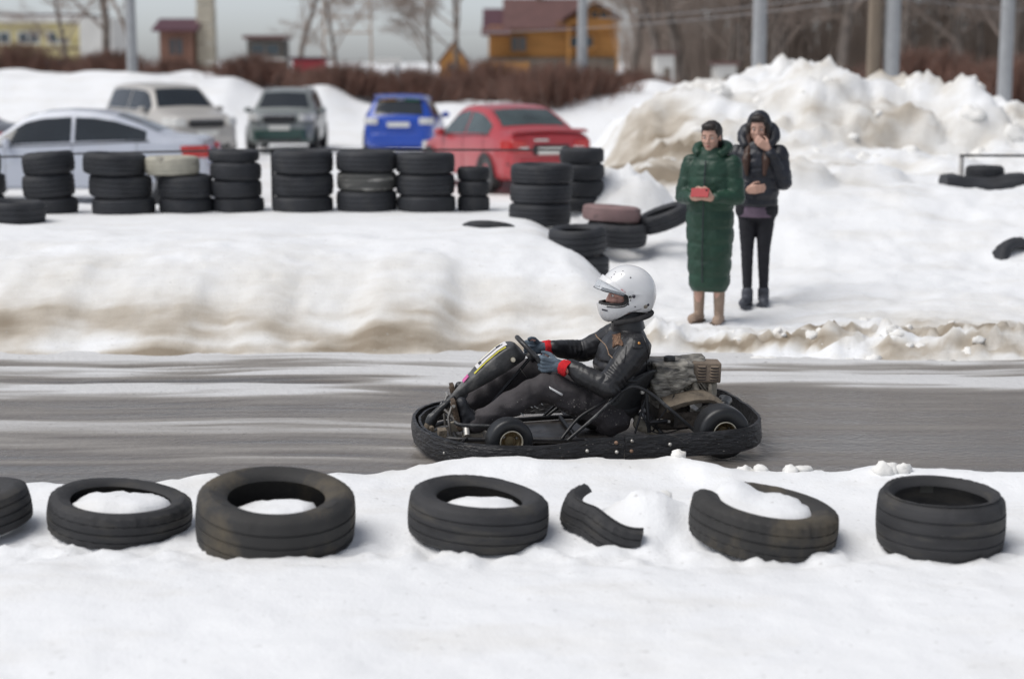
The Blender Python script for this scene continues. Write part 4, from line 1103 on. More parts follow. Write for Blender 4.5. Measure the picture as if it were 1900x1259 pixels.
def jdisp(co, no):
    out = 0.007 * (1 - 2 * np.abs(noise3(co, (8, 8, 14), 2))) + 0.0015 * noise3(co, (24, 24, 30), 9)
    best = np.full(len(co), 9.0); val = np.zeros(len(co))
    for a, b_, k in segs:
        a_ = np.array(a); d_ = np.array(b_) - a_; L_ = np.linalg.norm(d_); d_ /= L_
        s_ = (co - a_) @ d_; rad = np.linalg.norm(co - a_ - np.outer(s_, d_), axis=1)
        sel = (rad < best) & (s_ > -0.04) & (s_ < L_ + 0.03) & (rad < 0.10)
        best = np.where(sel, rad, best)
        near_el = np.exp(-((s_ - (L_ if k == 'u' else 0)) / 0.10) ** 2)
        ph = s_ * 2 * math.pi / 0.040 + 9.0 * noise3(co, (7, 7, 7), 4)
        wv = (0.12 + 0.8 * near_el) * 0.0046 * np.sin(ph) * (0.5 + 1.2 * noise3(co, (11, 11, 11), 31)).clip(0, 1.4)
        val = np.where(sel, wv, val)
    tors = ((best > 8) & (co[:, 2] < 0.5))
    ph = co[:, 2] * 2 * math.pi / 0.075 + co[:, 0] * 16 + 4 * noise3(co, (6, 6, 6), 7)
    val = np.where(tors, 0.007 * np.sin(ph), val)
    return out * 0.75 + val
jacket = skin('jacket', jk, M['leather'], drv, 0.0062, 5, jdisp)
jb = bvh_of(jacket)
# collar, epaulette, stud, patch, zips, seams
b = MB(); b.lathe([(0.083, 0.0), (0.080, 0.045), (0.090, 0.05), (0.098, 0.02), (0.100, -0.03), (0.092, -0.03)], 30, Matrix.Translation((0.254, 0, 0.690)) @ Matrix.Rotation(R(-14), 4, 'Y') @ Matrix.Scale(1.12, 4, (0, 1, 0)), True); b.build('collar', M['leather'], jacket, 50)
b = MB(); b.lathe([(0.062, 0.0), (0.081, 0.004), (0.088, 0.022), (0.084, 0.036), (0.091, 0.052), (0.086, 0.07), (0.068, 0.085)], 30, Matrix.Translation((0.258, 0, 0.695)) @ Matrix.Rotation(R(-14), 4, 'Y') @ Matrix.Scale(1.06, 4, (0, 1, 0)), mod=lambda i, k, r_, h: (r_ * (1 + 0.02 * math.sin(k * 1.3 + i)), h + 0.004 * math.sin(k * 0.8 + i * 2))); b.build('neck_warmer', M['scarf'], drv, 60)
pts, fs = grid_quad((0.222, 0.607), (0.288, 0.604), (0.272, 0.652), (0.232, 0.654), 5, 5)
decal('epaulette', jb, pts, fs, M['leather'], jacket, 0.006, solid=0.006)
hit = jb.ray_cast(V(0.263, -2, 0.633), V(0, 1, 0))[0]
b = MB(); b.ball(hit - V(0, 0.012, 0), (0.0085, 0.006, 0.0085)); b.build('stud', M['brass'], jacket)
pts, fs = grid_quad((0.132, 0.588), (0.176, 0.616), (0.190, 0.668), (0.150, 0.650), 7, 7)
pa = decal('embroidered_patch', jb, pts, fs, M['patch'], jacket, 0.007, solid=0.005)
b = MB()
for q in range(4):
    pp = []
    for i in range(9):
        u = i / 8
        x = 0.147 + 0.009 * q + 0.004 * math.sin(u * 6 + q); z = 0.603 + 0.005 * q + 0.036 * u
        h_ = jb.ray_cast(V(x, -2, z), V(0, 1, 0))[0]
        if h_: pp.append(h_ - V(0, 0.0105, 0))
    if len(pp) > 2: b.tube(pp, 0.0018, 5)
b.build('embroidery', M['thread'], pa)
def seam(name, path, r_, m, par, bv, lift=0.002):
    pp = []
    P_ = spline([(x, 0, z) for x, z in path], 8)
    for p in P_:
        h_ = bv.ray_cast(V(p.x, -2, p.z), V(0, 1, 0))[0]
        if h_: pp.append(h_ - V(0, lift, 0))
    if len(pp) > 2: return MB().tube(pp, r_, 6).build(name, m, par, 60)
seam('zip', [(0.085, 0.632), (0.115, 0.655), (0.150, 0.680)], 0.0035, M['thread'], jacket, jb)
seam('zip', [(0.100, 0.615), (0.108, 0.575), (0.112, 0.545)], 0.003, M['thread'], jacket, jb)
seam('seam', [(0.30, 0.665), (0.315, 0.60), (0.335, 0.53), (0.345, 0.46)], 0.003, M['leather'], jacket, jb, 0.003)
seam('seam', [(0.19, 0.615), (0.18, 0.57), (0.165, 0.53)], 0.003, M['leather'], jacket, jb, 0.003)

# trousers
tr = MB()
tr.caps((0.13, -0.09, 0.17), (0.13, 0.09, 0.17), 0.120, 0.120)
for hp, kn, an, sg in ((hipN, kneeN, ankN, -1), (hipF, kneeF, ankF, 1)):
    tr.caps(hp, hp.lerp(kn, 0.5), 0.105, 0.092); tr.caps(hp.lerp(kn, 0.5), kn + V(0.02, 0, -0.01), 0.092, 0.082); tr.caps(kn + V(0.01, 0, -0.01), kn.lerp(an, 0.45), 0.078, 0.070)
    tr.caps(kn.lerp(an, 0.45), an + (kn - an).normalized() * 0.03, 0.070, 0.062); tr.caps(an + (kn - an).normalized() * 0.05, an + (kn - an).normalized() * 0.01, 0.064, 0.058)
def tdisp(co, no):
    ph = co[:, 0] * 38 + co[:, 2] * 30 + 5 * noise3(co, (6, 6, 6), 12)
    return 0.011 * (1 - 2 * np.abs(noise3(co, (6, 7, 10), 20))) + 0.013 * np.sin(ph) * (noise3(co, (5, 5, 5), 3) + 0.30).clip(0) + 0.003 * noise3(co, (25, 25, 25), 1)
trousers = skin('trousers', tr, M['trouser'], drv, 0.0066, 5, tdisp)
tb = bvh_of(trousers)
pts, fs = grid_quad((-0.262, 0.386), (-0.178, 0.338), (-0.183, 0.325), (-0.258, 0.372), 8, 2)
decal('reflective_strip', tb, pts, fs, M['reflect'], trousers, 0.003, solid=0.002)
for (x, z, l_) in ((-0.365, 0.260, 0.020), (-0.345, 0.262, 0.024), (-0.425, 0.222, 0.02), (-0.30, 0.27, 0.012)):
    pts, fs = grid_quad((x, z), (x + l_, z - l_ * 0.9), (x + l_ + 0.006, z - l_ * 0.8), (x + 0.006, z + 0.002), 3, 1)
    decal('reflective_fleck', tb, pts, fs, M['reflect'], trousers, 0.003, solid=0.002)
seam('seam', [(-0.27, 0.33), (-0.24, 0.27), (-0.22, 0.20), (-0.20, 0.16)], 0.004, M['trouser'], trousers, tb, 0.002)

# boots
for an, he, to, kn in ((ankN, heelN, toeN, kneeN), (ankF, heelF, toeF, kneeF)):
    b = MB(); up = (kn - an).normalized()
    b.caps(an + up * 0.06, an, 0.050, 0.048); b.caps(an, he + V(0.025, 0, 0.012), 0.048, 0.040); b.caps(he + V(0.03, 0, 0.02), he.lerp(to, 0.5) + V(0.045, 0, 0), 0.040, 0.042); b.caps(an, he.lerp(to, 0.5) + V(0.045, 0, 0), 0.046, 0.042); b.caps(he.lerp(to, 0.5) + V(0.04, 0, 0), to + V(0.036, 0, -0.01), 0.042, 0.034)
    bo = skin('boot', b, M['boot'], drv, 0.006, 4, lambda co, no: 0.003 * noise3(co, (30, 30, 30), 4))
    ax = (to - he); rl = ax.length; ax.normalize(); nn = V(-ax.z, 0, ax.x)
    nn = nn if nn.x < 0 else -nn
    rings = []
    for f, hw in ((-0.16, 0.026), (-0.12, 0.038), (0.1, 0.042), (0.35, 0.036), (0.6, 0.044), (0.85, 0.047), (1.05, 0.040), (1.12, 0.022)):
        c = he + ax * rl * f
        rings.append([c + SY * hw * sy + nn * t_ for sy, t_ in ((-1, 0.002), (1, 0.002), (1, 0.026), (-1, 0.026))])
    sole = MB().loft(rings).build('sole', M['sole'], bo, 30, bevel=0.004)
    tm_ = MB()
    for q in range(7):
        c = he + ax * rl * (0.0 + q * 0.15) + nn * 0.027
        rot = Matrix((ax, SY, nn)).transposed()
        tm_.box(c, (0.012, 0.07, 0.008), rot)
    tm_.build('sole_lug', M['sole'], sole)
    for q in range(3):
        c = he.lerp(to, 0.30 + 0.13 * q) + V(0.088, 0, 0.012 - 0.002 * q)
        MB().tube([c + V(0.004, -0.030, -0.012), c + V(0.004, 0, 0.002), c + V(0.004, 0.030, -0.012)], 0.003, 6).build('lace', M['scarf'], bo)

# gloves and red cuffs
for wr, d_, n_, nm in ((wrN, dN, nN, 'near'), (wrF, dF, nF, 'far')):
    b = MB(); hand(b, wr, d_, n_, ST, (62, 78, 60), 1.08, 0.0118); b.caps(wr + d_ * 0.01, wr - d_ * 0.03, 0.033, 0.033)
    gl = skin('glove', b, M['glove'], drv, 0.0036, 3, lambda co, no: 0.0012 * noise3(co, (60, 60, 60), 3))
    el = elN if nm == 'near' else elF
    ax = (wr - el).normalized()
    mt_ = Matrix.Translation(wr - ax * 0.026) @ ax.to_track_quat('Z', 'Y').to_matrix().to_4x4()
    b = MB(); b.lathe([(0.030, -0.030), (0.048, -0.032), (0.051, -0.012), (0.047, 0.004), (0.045, 0.016), (0.038, 0.022), (0.030, 0.020)], 40, mt_, True, mod=lambda i, k, r_, h: (r_ * (1 + 0.03 * math.sin(k * 0.9)) - (0.0015 if k % 2 else 0), h + 0.004 * math.sin(k * 0.5)))
    b.build('cuff', M['redcuff'], gl, 60)

# helmet: side outline swept to an egg, port cut out of the shell
HC = V(0.243, 0, 0.897)
ol = [(0.251, 1.058), (0.19, 1.047), (0.133, 1.012), (0.098, 0.968), (0.083, 0.925), (0.072, 0.875), (0.066, 0.835), (0.072, 0.795), (0.088, 0.752), (0.112, 0.727), (0.15, 0.721), (0.205, 0.733), (0.26, 0.745), (0.32, 0.758), (0.375, 0.775), (0.402, 0.80), (0.420, 0.86), (0.421, 0.905), (0.408, 0.96), (0.372, 1.01), (0.318, 1.045)]
olp = [p for p in spline([(x, 0, z) for x, z in ol], 4, True)]
def helmet_pt(q, b_, grow=0.0):
    w_ = 0.134 + grow
    cs = math.cos(b_) ** 0.62
    rel = q - HC
    rel = rel * (1 + grow / rel.length)
    zt = 1.0 - 0.10 * max(0, -(q.z - HC.z)) / 0.17          # narrower towards the bottom edge
    return V(HC.x + rel.x * cs, w_ * math.sin(b_) * zt, HC.z + rel.z * cs)
def in_poly(x, z, po_):
    c_ = False
    for k in range(len(po_)):
        (x0, z0), (x1, z1) = po_[k], po_[k - 1]
        if (z0 > z) != (z1 > z) and x < (x1 - x0) * (z - z0) / (z1 - z0) + x0: c_ = not c_
    return c_
def snap(x, z, po_):
    best = None
    for k in range(len(po_)):
        a_, b_ = Vector(po_[k]), Vector(po_[k - 1]); d_ = b_ - a_
        t_ = max(0, min(1, (Vector((x, z)) - a_).dot(d_) / max(1e-9, d_.length_squared)))
        q_ = a_ + d_ * t_; L_ = (q_ - Vector((x, z))).length
        if best is None or L_ < best[0]: best = (L_, q_)
    return best[1]
po = [(p.x, p.z) for p in spline([(-0.04, 0, 0.836), (0.06, 0, 0.830), (0.15, 0, 0.824), (0.205, 0, 0.828), (0.226, 0, 0.844), (0.230, 0, 0.866), (0.220, 0, 0.888), (0.19, 0, 0.902), (0.14, 0, 0.916), (0.09, 0, 0.928), (-0.04, 0, 0.938)], 4)]
def shell(name, grow, thick, po_, nr, m):
    """egg shaped shell; the port and the neck opening are left open"""
    pr = spline([(x, 0, z) for x, z in ol], 8, True)
    nb_ = 96
    hb = MB(); hb.loft([[helmet_pt(q, R(-88.5) + R(177) * j / nb_, grow) for q in pr] for j in range(nb_ + 1)])
    me = hb.mesh(name, m, 0); fix_normals(me)
    bm = bmesh.new(); bm.from_mesh(me)
    kill = []
    for f_ in bm.faces:
        c_ = f_.calc_center_median()
        nk = ((c_.x - 0.255) / nr[0]) ** 2 + (c_.y / nr[1]) ** 2 < 1 and c_.z < 0.80
        if in_poly(c_.x, c_.z, po_) or nk: kill.append(f_)
    bmesh.ops.delete(bm, geom=kill, context='FACES')
    for v in bm.verts:
        if any(e_.is_boundary for e_ in v.link_edges) and v.co.z > 0.805:
            q_ = snap(v.co.x, v.co.z, po_); v.co.x, v.co.z = q_.x, q_.y
    bmesh.ops.recalc_face_normals(bm, faces=bm.faces)
    if sum((f_.calc_center_median() - HC).dot(f_.normal) for f_ in bm.faces) < 0: bmesh.ops.reverse_faces(bm, faces=bm.faces)
    bm.to_mesh(me); bm.free()
    o = bpy.data.objects.new('tmp', me); C.objects.link(o)
    m_ = o.modifiers.new('solid', 'SOLIDIFY'); m_.thickness = thick; m_.offset = -1
    me = evaluated(o); me.name = name
    me.polygons.foreach_set('use_smooth', [True] * len(me.polygons)); me.set_sharp_from_angle(angle=R(40))
    return me
hme = shell('helmet', 0.0, 0.012, po, (0.118, 0.100), M['helmet'])
helm = bpy.data.objects.new('helmet', hme); C.objects.link(helm); helm.parent = drv
hv = bvh_of(helm)
# port gasket, lining, neck roll
po2 = [(p.x, p.z) for p in spline([(-0.05, 0, 0.846), (0.08, 0, 0.841), (0.15, 0, 0.838), (0.197, 0, 0.841), (0.212, 0, 0.852), (0.214, 0, 0.866), (0.206, 0, 0.880), (0.18, 0, 0.891), (0.12, 0, 0.905), (-0.05, 0, 0.920)], 4)]
lme = shell('lining', -0.013, 0.020, po2, (0.110, 0.092), M['lining'])
lo = bpy.data.objects.new('lining', lme); C.objects.link(lo); lo.parent = helm
pp = [[], []]
for q in po:
    for k, sg in enumerate((-1, 1)):
        q2 = HC + (V(q[0], 0, q[1]) - HC)
        h_ = hv.ray_cast(V(q[0], sg * 2, q[1] + (0.0025 if q[1] > 0.866 else -0.0025)), V(0, -sg, 0))[0]
        if h_ and q[0] > 0.09 and h_.y * sg > 0.0: pp[k].append(h_)
b = MB()
for l_ in pp:
    if len(l_) > 3: b.tube(l_, 0.0042, 6)
b.build('port_gasket', M['scarf'], helm, 60)
b = MB(); b.tube(spline([(0.15, -0.085, 0.722), (0.27, -0.100, 0.742), (0.36, -0.075, 0.763), (0.395, 0, 0.772), (0.36, 0.075, 0.763), (0.27, 0.100, 0.742), (0.15, 0.085, 0.722)], 5), 0.017, 10); b.build('neck_roll', M['lining'], helm, 60)
# raised visor
PV = V(0.236, 0, 0.890)
def visor_pt(ph, f, grow=0.007):
    """ph: angle round the front (0 = straight ahead), f: 0 lower edge .. 1 upper edge, turned up round the pivots"""
    k = math.cos(ph)
    x = -0.182 * k ** 0.75; y = (0.134 + grow) * math.sin(ph) / math.sin(R(82)) if abs(ph) > 0 else 0
    y = (0.134 + grow) * (abs(math.sin(ph)) ** 0.9) * (1 if ph > 0 else -1)
    zl, zu = -0.060, 0.032
    z = (zl + (zu - zl) * f) * (0.16 + 0.84 * k ** 0.8)
    if f > 0.5: x *= 1 - 0.12 * (f - 0.5) * k
    a = R(30)
    return PV + V(x * math.cos(a) + z * math.sin(a), y, -x * math.sin(a) + z * math.cos(a))
phs = [R(-84) + R(168) * j / 36 for j in range(37)]
vis = MB().sheet([[visor_pt(p, f) for f in np.linspace(0, 0.62, 7)] for p in phs]).build('visor', M['visor'], helm, 60, solid=0.0025)
MB().sheet([[visor_pt(p, f, 0.008) for f in np.linspace(0.62, 1.0, 5)] for p in phs]).build('visor_top_band', M['helmet'], vis, 60, solid=0.003)
MB().tube([visor_pt(p, 0.0) for p in phs], 0.0022, 6).build('visor_edge', M['scarf'], vis, 60)
def disc(name, x, z, r_, m, dep=0.004, par=helm):
    h_, nrm_, _, _ = hv.ray_cast(V(x, -2, z), V(0, 1, 0))
    if h_ is None: return
    mt_ = Matrix.Translation(h_) @ nrm_.to_track_quat('Z', 'Y').to_matrix().to_4x4()
    return MB().lathe([(0, dep), (r_ * 0.7, dep), (r_, dep * 0.4), (r_, -0.002), (0, -0.002)], 16, mt_).build(name, m, par, 50)
for x, z, r_ in [(0.155, 1.012, .0042), (0.193, 1.015, .0042), (0.138, 0.995, .0036), (0.150, 0.998, .0), (0.165, 1.025, .0036), (0.205, 1.032, .0036), (0.243, 0.997, .0050)]:
    if r_: disc('vent_hole', x, z, r_, M['ink'], 0.0008)
disc('visor_pivot', 0.262, 0.889, 0.0095, M['ink'], 0.014); disc('visor_screw', 0.240, 0.885, 0.0078, M['scarf'], 0.014); disc('visor_screw_head', 0.240, 0.885, 0.0045, M['bolt'], 0.016)
disc('rivet', 0.232, 0.838, 0.0052, M['ink'], 0.002); disc('rivet', 0.273, 0.823, 0.0042, M['scarf'], 0.002); disc('rivet', 0.243, 0.862, 0.004, M['ink'], 0.002)
disc('tear_off_post', 0.338, 0.822, 0.013, M['fin'], 0.006); disc('tear_off_post', 0.352, 0.832, 0.008, M['ink'], 0.007)
b = MB(); gg = []
for i in range(7):
    rr_ = []
    for z in (0.800, 0.808):
        x = 0.085 + 0.028 * i / 6
        h_ = hv.ray_cast(V(x, -2, z - 0.0006 * i), V(0, 1, 0))[0]
        rr_.append((h_ or V(x, -0.05, z)) - V(0.0012, 0.002, 0))
    gg.append(rr_)
b.sheet(gg).build('chin_vent', M['ink'], helm, 60, solid=0.002)
def print_on(name, body_, size, x, z, rot_, m, par, bv, lift):
    me = text_mesh(body_, size)
    for v in me.vertices:
        px_, py_ = v.co.x, v.co.y
        X_ = x + px_ * math.cos(rot_) - py_ * math.sin(rot_); Z_ = z + px_ * math.sin(rot_) + py_ * math.cos(rot_)
        h_ = bv.ray_cast(V(X_, -2, Z_), V(0, 1, 0))[0] or V(X_, -0.12, Z_)
        v.co = h_ - V(0, lift + (0.0004 if v.co.z > 0 else 0), 0)
    me.materials.clear(); me.materials.append(m); me.name = name
    o = bpy.data.objects.new(name, me); C.objects.link(o); o.parent = par
    return o
print_on('lettering', 'KISS CONNECT', 0.0125, 0.272, 0.795, R(14), M['ink'], helm, hv, 0.0012)
vb_ = bvh_of([c for c in vis.children if c.name.startswith('visor_top_band')][0])
print_on('visor_logo', 'BELL', 0.016, 0.196, 0.925, R(-30), M['redink'], vis, vb_, 0.0030)

# splashes of slush and mud thrown up on the seat, trousers and belt
def splash(name, objs, boxes, parent, m, seed):
    rd = random.Random(seed); b = MB()
    trees_ = [bvh_of(o) for o in objs]
    for (x0, x1, z0, z1, n_, r0, r1) in boxes:
        for k in range(n_):
            x = rd.uniform(x0, x1); z = rd.uniform(z0, z1); best = None
            for t_ in trees_:
                h_, nr, _, _ = t_.ray_cast(V(x, -2, z), V(0, 1, 0))
                if h_ and (best is None or h_.y < best[0].y): best = (h_, nr)
            if best is None: continue
            r_ = r0 + (r1 - r0) * rd.random() ** 3
            a = rd.uniform(-.5, .9)
            rot = Matrix.Rotation(a, 3, 'Y')
            b.ball(best[0], (r_ * rd.uniform(1, 2.6), r_ * .7, r_), rot, 6, 4)
    return tag(b.build(name, m, parent, 60), kind='stuff')
M['splash'] = mat('slush_specks', (0.30, 0.28, 0.255), 0.6, var=0.4, scale=40)
splash('splash_specks', [seat, trousers], [(-0.22, 0.30, 0.13, 0.26, 150, .001, .0034), (-0.30, 0.15, 0.2, 0.30, 60, .001, .003)], kart, M['splash'], 5)
splash('belt_specks', [bf, br], [(-1.0, 0.95, 0.03, 0.17, 90, .0008, .0024)], kart, M['splash'], 6)
splash('splash_specks', [trousers], [(-0.62, -0.30, 0.10, 0.32, 26, .001, .003)], trousers, M['splash'], 7)
# ---- the two onlookers
M['green'] = mat('dark_green_quilted_nylon', (0.012, 0.048, 0.028), 0.5, var=0.25, scale=5, bump=0.25, bscale=18, rvar=0.08)
M['blackn'] = mat('black_quilted_nylon', (0.018, 0.020, 0.028), 0.45, var=0.3, scale=5, bump=0.25, bscale=18)
M['purple'] = mat('mauve_knit', (0.16, 0.115, 0.16), 0.9, var=0.2, scale=20, bump=0.4, bscale=90)
M['legging'] = mat('black_legging', (0.012, 0.012, 0.017), 0.8, var=0.3, scale=12)
M['beige'] = mat('beige_suede', (0.34, 0.25, 0.19), 0.85, var=0.15, scale=12, bump=0.2, bscale=60)
M['shoe'] = mat('grey_shoe', (0.06, 0.065, 0.08), 0.6, var=0.4, scale=14)
M['phone'] = mat('red_phone_case', (0.45, 0.04, 0.045), 0.4, var=0.06)
M['screen'] = mat('phone_screen', (0.01, 0.01, 0.012), 0.08, var=0.1)

def onlooker(loc, face, label, sp):
    e = empty('person', loc, 0, label, 'person')
    f = face.normalized(); rt = f.cross(V(0, 0, 1)).normalized()
    q = lambda fx_, ry_, z: f * fx_ + rt * ry_ + V(0, 0, z)
    b = MB()
    hcz = sp['h'] - 0.125
    P, rot = head(b, q(0.015, 0, hcz), f + V(0, 0, -0.12), 1.0)
    b.caps(q(0, 0, hcz - 0.09), q(-0.015, 0, hcz - 0.20), 0.05, 0.055)
    b.caps(q(-0.01, -0.13, 1.33), q(-0.01, 0.13, 1.33), 0.065, 0.065); b.caps(q(0, 0, 0.92), q(-0.01, 0, 1.30), 0.12, 0.115); b.caps(q(0, -0.08, 0.88), q(0, 0.08, 0.88), 0.095, 0.095)
    for s_, (el, wr, kn, an) in sp['limbs'].items():
        sh = q(-0.01, 0.165 * s_, 1.33)
        b.caps(sh, q(*el), 0.046, 0.038); b.caps(q(*el), q(*wr), 0.037, 0.025)
        hp = q(0, 0.085 * s_, 0.86)
        b.caps(hp, q(*kn), 0.075, 0.05); b.caps(q(*kn), q(*an), 0.05, 0.034); b.caps(q(*an), q(an[0] + 0.09, an[1] + 0.015 * s_, 0.045), 0.030, 0.020)
        d_, n_, a_, cu = sp['hands'][s_]
        hand(b, q(*wr), f * d_[0] + rt * d_[1] + V(0, 0, d_[2]), f * n_[0] + rt * n_[1] + V(0, 0, n_[2]), f * a_[0] + rt * a_[1] + V(0, 0, a_[2]), cu, 0.95, 0.0085)
    bo = skin('body', b, M['skinpale'], e, 0.0072, 2)
    face_bits(P, rot, bo)
    return e, q, P, rot, f, rt

# green coat, both hands on a red phone
spG = dict(h=1.665, limbs={-1: ((0.02, -0.225, 1.06), (0.215, -0.085, 1.055), (0.03, -0.085, 0.47), (0.0, -0.09, 0.08)), 1: ((0.02, 0.225, 1.06), (0.215, 0.085, 1.055), (0.02, 0.085, 0.47), (-0.02, 0.09, 0.08))},
           hands={-1: ((0.55, 0.80, 0.25), (-0.3, 0.2, 0.9), (0.6, -0.2, 0.75), (35, 45, 30)), 1: ((0.55, -0.80, 0.25), (-0.3, -0.2, 0.9), (0.6, 0.2, 0.75), (35, 45, 30))})
gx, gy = 1.635, 14.2
e, q, P, rot, f, rt = onlooker((gx, gy, ground_z(gx, gy) - 0.01), V(-0.45, -1, 0), 'person in long dark green quilted coat holding a red phone in both hands', spG)
b = MB(); rings = []
for z, rx_, ry_ in [(0.275, 0.125, 0.145), (0.32, 0.145, 0.168), (0.50, 0.155, 0.182), (0.70, 0.158, 0.195), (0.90, 0.155, 0.200), (1.05, 0.148, 0.195), (1.20, 0.145, 0.195), (1.32, 0.125, 0.185), (1.38, 0.098, 0.145), (1.43, 0.078, 0.095), (1.46, 0.072, 0.082)]:
    rings.append([f * rx_ * math.cos(a) + rt * ry_ * math.sin(a) + V(0, 0, z) for a in np.linspace(0, 2 * math.pi, 41)[:-1]])
b.loft(rings)
for s_ in (-1, 1):
    el, wr = spG['limbs'][s_][0], spG['limbs'][s_][1]
    b.caps(q(-0.01, 0.175 * s_, 1.32), q(*el), 0.080, 0.074); b.caps(q(*el), q(wr[0] - 0.03, wr[1] + 0.02 * s_, wr[2]), 0.072, 0.050)
def quilt(sp_, amp):
    def d(co, no):
        ph = (co[:, 2] + 0.03 * noise3(co, (3.5, 3.5, 3.5), 3)) * math.pi / sp_
        return amp * (np.abs(np.sin(ph)) ** 0.55 - 0.6) * (1 - np.abs(no[:, 2]) * 0.5) + 0.007 * noise3(co, (11, 11, 16), 5) + 0.004 * noise3(co, (26, 26, 30), 8)
    return d
coat = skin('coat', b, M['green'], e, 0.0095, 3, quilt(0.135, 0.0095))
b = MB(); b.tube(spline([q(0.075, -0.085, 1.40), q(0.0, -0.125, 1.435), q(-0.09, -0.10, 1.46), q(-0.135, 0, 1.46), q(-0.09, 0.10, 1.46), q(0.0, 0.125, 1.435), q(0.075, 0.085, 1.40)], 5), [0.03 + 0.028 * math.sin(math.pi * k / 30) for k in range(31)], 12)
b.caps(q(-0.13, -0.03, 1.36), q(-0.12, 0.03, 1.30), 0.06, 0.06)
skin('hood', b, M['green'], coat, 0.010, 3, lambda co, no: 0.005 * noise3(co, (18, 18, 18), 1))
MB().tube([q(0.170, 0.004, 0.36), q(0.185, 0.004, 0.6), q(0.18, 0.004, 0.9), q(0.166, 0.004, 1.2), q(0.135, 0.004, 1.36)], 0.005, 6).build('zip', M['blackn'], coat)
b = MB(); b.ball(P(-0.022, 0, 0.045), (0.103, 0.087, 0.092), rot); b.ball(P(-0.045, 0, -0.01), (0.075, 0.082, 0.085), rot); b.ball(P(0.05, 0, 0.095), (0.05, 0.068, 0.035), rot); b.ball(P(-0.055, 0, -0.07), (0.06, 0.078, 0.075), rot)
skin('hair', b, M['hair'], e, 0.009, 2, lambda co, no: 0.004 * noise3(co, (50, 50, 14), 2))
for s_ in (-1, 1):
    an = spG['limbs'][s_][3]
    b = MB(); b.caps(q(an[0] + 0.005, an[1], 0.28), q(*an), 0.050, 0.042); b.caps(q(an[0] - 0.01, an[1], 0.05), q(an[0] + 0.12, an[1] + 0.02 * s_, 0.045), 0.046, 0.042)
    bt_ = skin('boot', b, M['beige'], e, 0.009, 3)
    MB().prism([(-0.06, -0.04), (0.02, -0.045), (0.13, -0.045), (0.165, 0), (0.13, 0.045), (0.02, 0.045), (-0.06, 0.04)], 0.022, Matrix.Translation(q(an[0] - 0.01, an[1], 0.002)) @ Matrix.Rotation(math.atan2(f.y, f.x), 4, 'Z')).build('sole', M['sole'], bt_, 30)
ph_c = q(0.285, 0.0, 1.105)
ph = empty('phone', Vector(e.location) + ph_c, 0, 'red phone held up by the person in the green coat', 'phone')
rotp = Matrix.Rotation(math.atan2(rt.y, rt.x), 4, 'Z') @ Matrix.Rotation(R(22), 4, 'X')
bb = MB().box((0, 0, 0), (0.150, 0.011, 0.076)).build('case', M['phone'], ph, 40, bevel=0.004); bb.matrix_local = rotp
sc_ = MB().box((0, -0.0062, 0), (0.138, 0.001, 0.066)).build('screen', M['screen'], bb)
ln_ = MB().cyl((-0.055, 0.0050, 0.022), (-0.055, 0.0075, 0.022), 0.009, 16).build('lens', M['screen'], bb)

# black jacket, one hand at the mouth
spB = dict(h=1.66, limbs={-1: ((0.03, -0.23, 1.08), (0.135, -0.10, 1.375), (0.02, -0.07, 0.47), (0.0, -0.075, 0.08)), 1: ((0.0, 0.22, 1.07), (0.19, 0.06, 1.02), (0.05, 0.07, 0.48), (0.10, 0.055, 0.09))},
           hands={-1: ((0.15, 0.75, 0.55), (-0.9, 0.1, 0.2), (0.1, -0.4, 0.8), (25, 40, 30)), 1: ((0.35, -0.9, 0.1), (-0.8, -0.2, 0.1), (0.1, 0.1, 0.95), (20, 30, 20))})
bx_, by_ = 2.13, 15.0
e, q, P, rot, f, rt = onlooker((bx_, by_, ground_z(bx_, by_) - 0.01), V(-0.25, -1, 0), 'person in short black hooded jacket with a hand raised to the mouth', spB)
b = MB(); rings = []
for z, rx_, ry_ in [(0.865, 0.125, 0.165), (0.89, 0.142, 0.182), (1.0, 0.148, 0.188), (1.10, 0.146, 0.188), (1.22, 0.145, 0.195), (1.32, 0.128, 0.188), (1.385, 0.10, 0.148), (1.43, 0.08, 0.10)]:
    rings.append([f * rx_ * math.cos(a) + rt * ry_ * math.sin(a) + V(0, 0, z) for a in np.linspace(0, 2 * math.pi, 41)[:-1]])
b.loft(rings)
for s_ in (-1, 1):
    el, wr = spB['limbs'][s_][0], spB['limbs'][s_][1]
    b.caps(q(-0.01, 0.18 * s_, 1.32), q(*el), 0.080, 0.074)
    w2 = V(*el).lerp(V(*wr), 0.86)
    b.caps(q(*el), q(*w2), 0.070, 0.048)
jkB = skin('jacket', b, M['blackn'], e, 0.0095, 3, quilt(0.085, 0.008))
b = MB(); b.tube(spline([q(0.085, -0.09, 1.385), q(0.0, -0.135, 1.45), q(-0.10, -0.11, 1.52), q(-0.15, 0, 1.55), q(-0.10, 0.11, 1.52), q(0.0, 0.135, 1.45), q(0.085, 0.09, 1.385)], 5), [0.034 + 0.03 * math.sin(math.pi * k / 30) for k in range(31)], 12)
b.ball(P(-0.055, 0, 0.02), (0.112, 0.112, 0.138), rot); b.caps(P(-0.07, 0, -0.06), q(-0.06, 0, 1.42), 0.10, 0.10)
skin('hood', b, M['blackn'], jkB, 0.010, 3, lambda co, no: 0.006 * noise3(co, (18, 18, 18), 1))
b = MB(); b.loft([[f * rx_ * math.cos(a) + rt * ry_ * math.sin(a) + V(0, 0, z) for a in np.linspace(0, 2 * math.pi, 33)[:-1]] for z, rx_, ry_ in [(0.775, 0.126, 0.165), (0.785, 0.130, 0.170), (0.84, 0.130, 0.172), (0.88, 0.126, 0.165)]])
skin('sweater_hem', b, M['purple'], e, 0.009, 2, lambda co, no: 0.003 * noise3(co, (40, 40, 4), 1))
